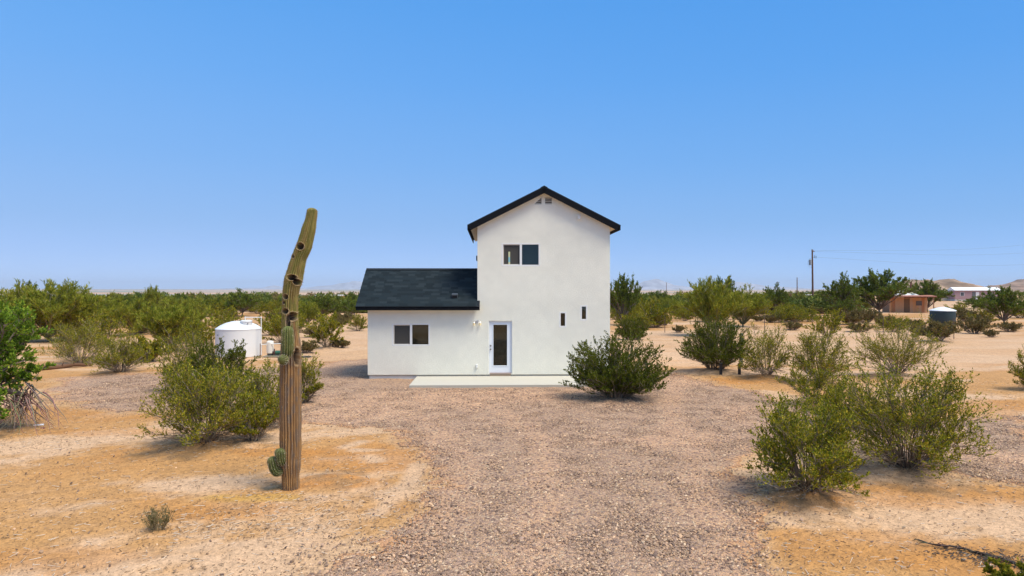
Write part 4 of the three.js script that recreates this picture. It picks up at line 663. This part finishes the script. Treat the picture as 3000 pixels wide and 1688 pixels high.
// far scrub: one mass that nobody could count
{
  const R = rng(19), b = new Builder();
  for (let k = 0; k < 150; k++) { const a = R() * 6.28, u = Math.sqrt(R()), y = .25 + .75 * R(), r = u * Math.sqrt(Math.max(0, 1 - (y * .9) ** 2) * .9 + .1), p = V(Math.cos(a) * r, y, Math.sin(a) * r), d = V(R() - .5, R() - .2, R() - .5).normalize(), s = d.clone().cross(V(R() - .5, R() - .5, R() - .5)).normalize().multiplyScalar(.07), e = p.clone().addScaledVector(d, .3), m = p.clone().lerp(e, .5), v = .7 + .6 * R(); b.quad(p, m.clone().add(s), e, m.clone().sub(s), [v, v, v]); }
  for (let k = 0; k < 6; k++) { const a = k * 1.05; b.stem([V(0, -.1, 0), V(Math.cos(a) * .5, .6, Math.sin(a) * .5)], .03, .01, 3, [.8, .7, .6]); }
  const geo = b.build(), list = [];
  for (let k = 0; k < 9000; k++) {
    const D = 100 + 900 * Math.pow(R(), 1.9), x = gx(-200 + 3400 * R(), D), z = -D; if (fbm(x * .02, z * .012, 2) < -.06 + .1 * R()) continue; if (x / D > .5 && (D < 190 || (D < 330 && R() < .8))) continue;
    list.push([x, z, 1.0 + 2.0 * R() * R(), .6 + 2.1 * Math.pow(R(), 2.2), R()]);
  }
  const m = new THREE.InstancedMesh(geo, leafMat, list.length), M = new THREE.Matrix4(), q = new THREE.Quaternion(), c = new THREE.Color();
  list.forEach(([x, z, r, h, t], i) => { q.setFromEuler(new THREE.Euler(0, t * 40, 0)); M.compose(V(x, H(x, z) - .05, z), q, V(r, h, r)); m.setMatrixAt(i, M); const k = t < .4 ? [.15, .18, .03] : t < .7 ? [.22, .21, .035] : t < .9 ? [.11, .15, .03] : [.26, .18, .07]; c.setRGB(...k); m.setColorAt(i, c); });
  m.name = 'distant_scrub'; m.userData = { kind: 'stuff', label: 'far off green desert scrub covering the slope to the valley', category: 'scrub' }; scene.add(m);
}

// ---------------------------------------------------------------- fence, poles, far buildings
{
  const f = group('wire_fence', 'rusty steel post and wire fence across the sandy flat', 'fence'), posts = [[1948, 977, 930], [2240, 978, 927], [2588, 987, 930], [2795, 996, 935]], steel = std(.10, .065, .05, .8), tops = [];
  for (const [px, py, top] of posts) { const D = depthAt(py), h = hgt(top, D), x = gx(px, D), p = part('post', merged([box(-.025, .025, -.15, h, -.006, .006), box(-.006, .006, -.15, h, -.035, -.0065)]), steel, f); p.position.set(x, H(x, -D), -D); tops.push([x, h, -D]); }
  for (const [px, py, top] of [[2413, 982, 925], [1820, 978, 925]]) { const D = depthAt(py), h = hgt(top, D), x = gx(px, D), p = part('post', cyl(.03, .028, h + .1, 8, 0, -.1, 0), steel, f); p.position.set(x, H(x, -D), -D); tops.push([x, h, -D]); }
  tops.sort((a, b) => a[0] - b[0]);
  for (const k of [.35, .65, .95]) for (let i = 0; i + 1 < tops.length; i++) { const a = tops[i], b = tops[i + 1]; part('wire', pipe(V(a[0], a[1] * k, a[2]), V(b[0], b[1] * k, b[2]), .003, 4), steel, f); }
  const D = depthAt(925), st = group('marker_stake', 'thin pale stake standing in the scrub right of the palo verde', 'stake'); st.position.set(gx(2250, D), H(gx(2250, D), -D), -D); part('stake', cyl(.05, .04, 2.0, 6, 0, -.1, 0), std(.5, .42, .3, .9), st);
}
function utilityPole(px, D, topPy, label, full) {
  const x = gx(px, D), y0 = H(x, -D), h = hgt(topPy, D) - y0, p = group('utility_pole', label, 'pole'), wood = std(.14, .07, .04, .95), grey = std(.32, .35, .37, .5); p.position.set(x, y0, -D);
  part('pole', cyl(full ? .18 : .16, full ? .12 : .1, h + .5, 12, 0, -.5, 0), wood, p); if (full) p.rotation.z = .012;
  if (full) {
    part('crossarm', (() => { const g = rbox(-.75, .75, -.06, .06, .1, .2, .015); g.rotateY(.9); g.rotateZ(-.08); g.translate(0, h - .3, 0); return g; })(), wood, p);
    for (const s of [-.6, -.2, .6]) { const g = new THREE.LatheGeometry([[0, .16], [.03, .15], [.05, .11], [.03, .09], [.055, .05], [.03, .03], [.02, 0]].map(([a, b]) => new THREE.Vector2(a, b)), 10); g.translate(s * Math.cos(.9), h - .24 - s * .05, -s * Math.sin(.9) + .1); part('insulator', g, grey, p); }
    const t = part('transformer', (() => { const g = new THREE.LatheGeometry([[0, 0], [.22, 0], [.24, .03], [.24, .85], [.26, .87], [.26, .92], [.12, .99], [0, 1.0]].map(([a, b]) => new THREE.Vector2(a, b)), 20); g.translate(-.42, h - 2.7, .12); return g; })(), grey, p);
    part('bushing', merged([cyl(.035, .02, .24, 8, -.36, h - 1.72, .12), cyl(.035, .02, .2, 8, -.5, h - 1.72, .18)]), grey, t);
    part('bracket', merged([box(.1, .75, h - 1.35, h - 1.29, -.03, .03), box(.35, .39, h - 1.5, h - .98, -.03, .03), box(.6, .64, h - 1.6, h - 1.05, -.03, .03)]), std(.09, .09, .09, .6), p);
    part('ground_wire', tube([V(-.45, h - 1.7, .2), V(-.85, h - 2.2, .2), V(-.7, h - 2.9, .15), V(-.15, h - 3.1, .1)], .012, 5, 20), std(.1, .1, .1, .6), p);
  }
  return V(x, y0 + h, -D);
}
const mainTop = utilityPole(2382, 117, 733, 'tall brown utility pole with crossarm and grey transformer', true);
utilityPole(2335.5, 188, 815, 'thin brown pole left of the transformer pole', false);
utilityPole(1952.5, 340, 830, 'distant pole above the scrub right of the house', false);
utilityPole(548, 300, 858, 'distant pole above the scrub left of the saguaro', false);
utilityPole(2657, 215, 815, 'dark mast behind the orange cabin', false);
utilityPole(2278, 260, 827, 'short distant pole behind the dark mesquite', false);
{
  const w = group('power_line', 'thin power lines running from the transformer pole out to the right', 'cable'), m = std(.16, .17, .18, .6);
  for (const [dy, e] of [[-.2, [130, 23, -150]], [-.35, [135, 21, -155]], [-1.3, [128, 17.5, -150]]]) { const a = mainTop.clone().add(V(0, dy, 0)), b = V(e[0], e[1] - 8, e[2]), mid = a.clone().lerp(b, .5).add(V(0, -1.2, 0)); part('cable', tube([a, mid, b], .010, 4, 24), m, w); }
}
{
  // orange plank cabin with a porch roof
  const D = 104, x = gx(2655, D), y = H(x, -D), g = group('wooden_cabin', 'orange plank cabin with a flat porch roof and pale hipped roof', 'cabin'); g.position.set(x, y, -D); g.rotation.y = -.25;
  const R = rng(8), w = [[.55, .25, .09], [.62, .31, .13], [.48, .20, .08], [.58, .33, .17]].map((c) => std(...c, .9));
  part('wall', box(-2.3, 2.9, 0, 2.3, -4, -.03), std(.4, .2, .1, .9), g);
  for (let k = 0; k < 13; k++) { const a = -2.3 + k * .4; if (k === 5 || k === 6) continue; part('plank', rbox(a, a + .385, 0, 2.3, -.03, .02 + .01 * R(), .006), w[Math.floor(R() * 4)], g); }
  const d = part('door', rbox(-.28, .48, .05, 2.1, -.03, .015, .008), std(.20, .11, .05, .8), g); part('handle', new THREE.SphereGeometry(.035, 8, 6).translate(.38, 1.05, .04), std(.3, .28, .25, .4), d);
  part('window', rbox(1.35, 2.15, 1.1, 1.8, .015, .05, .01), std(.12, .09, .07, .2), g);
  part('porch_roof', (() => { const q = rbox(-2.8, 3.7, -.07, .07, -1, 1.6, .02); q.rotateX(.06); q.translate(0, 2.55, 0); return q; })(), std(.34, .14, .09, .8), g);
  for (const a of [-2.6, 3.3]) part('porch_post', box(a - .06, a + .06, 0, 2.46, 1.35, 1.47), std(.36, .19, .10, .9), g);
  part('roof', (() => { const q = new THREE.ConeGeometry(3.6, 1.3, 4, 1); q.rotateY(Math.PI / 4); q.scale(1, 1, .75); q.translate(-.6, 3.3, -2.4); return q; })(), std(.62, .60, .58, .6), g);
  part('chimney', merged([cyl(.12, .12, 2.2, 10, 1.0, 2.4, -1.2), cyl(.16, .16, .12, 10, 1.0, 4.6, -1.2)]), std(.15, .05, .035, .8), g);
}
{
  // mobile home and shed
  const D = 192, x = gx(2858, D), y = H(x, -D), g = group('mobile_home', 'long mauve mobile home with white roof and skirting', 'house'); g.position.set(x, y, -D); g.rotation.y = -.12;
  const sid = std(.40, .26, .26, .8), white = std(.78, .78, .76, .6);
  part('wall', box(-5.4, 6.5, .55, 3.0, -4, 0), sid, g); part('skirting', box(-5.35, 6.45, -.3, .55, -3.95, -.06), std(.66, .62, .56, .8), g);
  part('roof', (() => { const s = new THREE.Shape(); s.moveTo(-4.3, 2.99); s.lineTo(.3, 2.99); s.lineTo(.3, 3.12); s.lineTo(-2, 3.95); s.lineTo(-4.3, 3.12); const e = new THREE.ExtrudeGeometry(s, { depth: 12.3, bevelEnabled: false }); e.rotateY(-Math.PI / 2); e.rotateY(Math.PI); e.rotateY(Math.PI); e.translate(6.7, 0, 0); return e; })(), white, g);
  const d = part('door', rbox(.1, .95, .6, 2.65, 0, .05, .01), white, g); part('handle', new THREE.SphereGeometry(.04, 8, 6).translate(.85, 1.6, .08), std(.2, .2, .2, .4), d);
  const d2 = part('door', rbox(-.85, 0, .6, 2.65, 0, .05, .01), std(.13, .14, .14, .2), g, 'dark glazed half of the entrance');
  for (const a of [-3.9, 3.4]) { const w = part('window', box(a, a + .9, 1.5, 2.5, 0, .03), std(.07, .08, .09, .15), g); part('frame', merged([box(a - .07, a, 1.43, 2.57, 0, .05), box(a + .9, a + .97, 1.43, 2.57, 0, .05), box(a, a + .9, 2.5, 2.57, 0, .05), box(a, a + .9, 1.43, 1.5, 0, .05)]), white, w); }
  const st = part('stairs', merged([box(-1, 1.1, -.2, .52, .06, .9), box(-1, 1.1, -.2, .3, .9, 1.2), box(-1, 1.1, -.2, .12, 1.2, 1.5)]), std(.25, .14, .09, .9), g); part('railing', merged([box(-1.05, -1, .5, 1.4, .8, .85), box(1.1, 1.15, .5, 1.4, .8, .85), box(-1.05, -1, 1.35, 1.42, .1, .85), box(1.1, 1.15, 1.35, 1.42, .1, .85)]), std(.2, .11, .07, .9), st);
  const xs = gx(2776, D + 4), h = group('garden_shed', 'cream shed with an arched dark doorway beside the mauve mobile home', 'shed'); h.position.set(xs, H(xs, -D - 4), -D - 4);
  part('wall', box(-2.2, 2.2, -.2, 2.3, -3, 0), std(.66, .57, .42, .85), h); part('roof', (() => { const q = rbox(-2.4, 2.4, 2.3, 2.44, -3.2, .25, .02); q.rotateX(.04); return q; })(), std(.72, .73, .74, .5), h);
  part('door', (() => { const s = new THREE.Shape(); s.moveTo(.7, 0); s.lineTo(1.7, 0); s.lineTo(1.7, 1.4); s.absarc(1.2, 1.4, .5, 0, Math.PI, false); s.lineTo(.7, 0); const e = new THREE.ExtrudeGeometry(s, { depth: .05, bevelEnabled: false }); return e; })(), std(.08, .09, .09, .6), h);
}
{
  const D = 62, x = gx(2762, D), g = group('water_tank', 'dark green water tank with a white domed lid among shrubs', 'tank'); g.position.set(x, H(x, -D), -D);
  const h = hgt(913, D - .6); part('tank_body', new THREE.LatheGeometry([[0, 0], [1.02, 0], [1.03, h * .5], [1.01, h * .52], [1.03, h * .55], [1.02, h], [.95, h + .02]].map(([a, b]) => new THREE.Vector2(a, b)), 40), std(.018, .035, .038, .5), g);
  part('lid', new THREE.LatheGeometry([[1.06, h - .03], [1.07, h + .03], [.8, h + .14], [.4, h + .27], [.15, h + .33], [0, h + .34]].map(([a, b]) => new THREE.Vector2(a, b)), 40), std(.72, .73, .74, .5), g);
}
{
  const D = 190, x = gx(1872, D), g = group('dome_tank', 'white rounded dome roof showing among the dark mesquites', 'shelter'); g.position.set(x, H(x, -D), -D);
  part('roof', (() => { const q = new THREE.SphereGeometry(1.9, 28, 12, 0, 6.284, 0, 1.571); q.scale(1, .75, 1.5); q.rotateY(.6); q.translate(0, .6, 0); return q; })(), std(.78, .79, .80, .5), g);
  part('wall', cyl(1.8, 1.85, .75, 28, 0, -.1, 0), std(.6, .6, .58, .7), g);
  part('flap', box(.5, 1.3, .1, 1.0, 1.9, 2.0), std(.15, .15, .16, .7), g);
}
{
  const D = 158, x = gx(980, D), g = group('small_house', 'small flat roofed house with yellow wall and white door beyond the scrub', 'house'); g.position.set(x, H(x, -D), -D);
  part('wall', box(-4.2, 1.5, -.2, 1.75, -4, 0), std(.62, .46, .18, .9), g); part('roof', rbox(-4.5, 1.75, 1.75, 1.98, -4.3, .4, .03), std(.74, .73, .70, .7), g);
  const d = part('door', rbox(-1.3, .1, 0, 1.6, 0, .06, .01), std(.78, .77, .75, .7), g); part('window', box(-1.0, -.3, .8, 1.3, .06, .08), std(.06, .06, .07, .3), d);
}
{
  const D = 186, x = gx(2377, D), g = group('parked_van', 'pale van parked in the scrub behind the utility pole', 'van'); g.position.set(x, H(x, -D) + .02, -D);
  part('body', merged([rbox(-.95, .95, .35, 1.15, -4.4, 0, .12), rbox(-.85, .85, 1.1, 1.95, -4.3, -.25, .16)]), std(.66, .60, .55, .4), g);
  part('rear_window', rbox(-.65, .65, 1.25, 1.75, -.3, -.235, .02), std(.05, .05, .06, .15), g);
  for (const a of [-.78, .78]) { for (const z of [-.8, -3.5]) { const w = new THREE.CylinderGeometry(.36, .36, .24, 18); w.rotateZ(Math.PI / 2); w.translate(a, .36, z); part('wheel', w, std(.02, .02, .02, .8), g); } part('tail_light', rbox(a - .09, a + .09, .75, 1.0, -.02, .02, .01), std(.25, .02, .02, .4), g); }
}

// ---------------------------------------------------------------- hills and far mountains
function ridge(name, D, pts, base, depth, cols, rough, label) {
  // pts: outline [px, py] of the crest; a real ridge with front and back slopes and gullies
  const n = 90, m = 14, P = [], C = [], I = [], x0 = pts[0][0], x1 = pts[pts.length - 1][0];
  const crest = (px) => { let k = 0; while (k < pts.length - 2 && pts[k + 1][0] < px) k++; const [ax, ay] = pts[k], [bx, by] = pts[k + 1], t = clamp((px - ax) / (bx - ax)); return lerp(ay, by, t * t * (3 - 2 * t)); };
  for (let i = 0; i <= n; i++) for (let j = 0; j <= m; j++) {
    const px = lerp(x0, x1, i / n), top = hgt(crest(px), D), s = j / m * 2 - 1, f = 1 - Math.abs(s) ** 1.3, x = gx(px, D), z = -D - s * depth, r = fbm(x / depth * 6, z / depth * 6, 4) * rough;
    P.push(x, base + Math.max(0, (top - base) * f * (1 + r * (1 - f * .6))) , z); const v = .8 + .5 * fbm(x / depth * 14 + 9, z / depth * 14, 3), c = mix(cols[0], cols[1], clamp(.5 + fbm(x / depth * 22, z / depth * 22, 3))); C.push(c[0] * v, c[1] * v, c[2] * v);
    if (i && j) { const o = i * (m + 1) + j, a = o - m - 2, b = o - m - 1, c2 = o - 1; I.push(a, b, c2, b, o, c2); }
  }
  const g = new THREE.BufferGeometry(); g.setAttribute('position', new THREE.Float32BufferAttribute(P, 3)); g.setAttribute('color', new THREE.Float32BufferAttribute(C, 3)); g.setIndex(I); g.computeVertexNormals();
  structure(name, g, std(1, 1, 1, 1, { vertexColors: true }), label, 'hill');
}
ridge('hill', 520, [[2540, 852], [2610, 840], [2650, 828], [2700, 822], [2760, 818], [2790, 822], [2820, 833], [2860, 845], [2900, 853]], -8, 70, [[.50, .32, .20], [.24, .17, .11]], .6, 'rocky tan hill behind the mauve mobile home');
ridge('hill', 600, [[2890, 853], [2930, 842], [2960, 829], [3000, 824], [3080, 818], [3160, 835], [3220, 852]], -8, 80, [[.46, .29, .20], [.24, .17, .12]], .6, 'rocky hill right of the mobile home');
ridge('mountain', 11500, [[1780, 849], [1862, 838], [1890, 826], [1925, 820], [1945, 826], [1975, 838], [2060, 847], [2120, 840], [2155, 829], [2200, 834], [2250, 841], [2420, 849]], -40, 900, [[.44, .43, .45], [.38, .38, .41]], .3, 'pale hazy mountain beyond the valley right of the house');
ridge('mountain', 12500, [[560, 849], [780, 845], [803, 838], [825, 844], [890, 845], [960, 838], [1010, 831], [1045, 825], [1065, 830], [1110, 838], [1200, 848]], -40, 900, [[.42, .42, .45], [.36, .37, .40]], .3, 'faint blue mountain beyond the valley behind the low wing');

scene.traverse((o) => { if (o.isMesh) { o.castShadow = true; o.receiveShadow = true; } });
renderer.render(scene, camera);
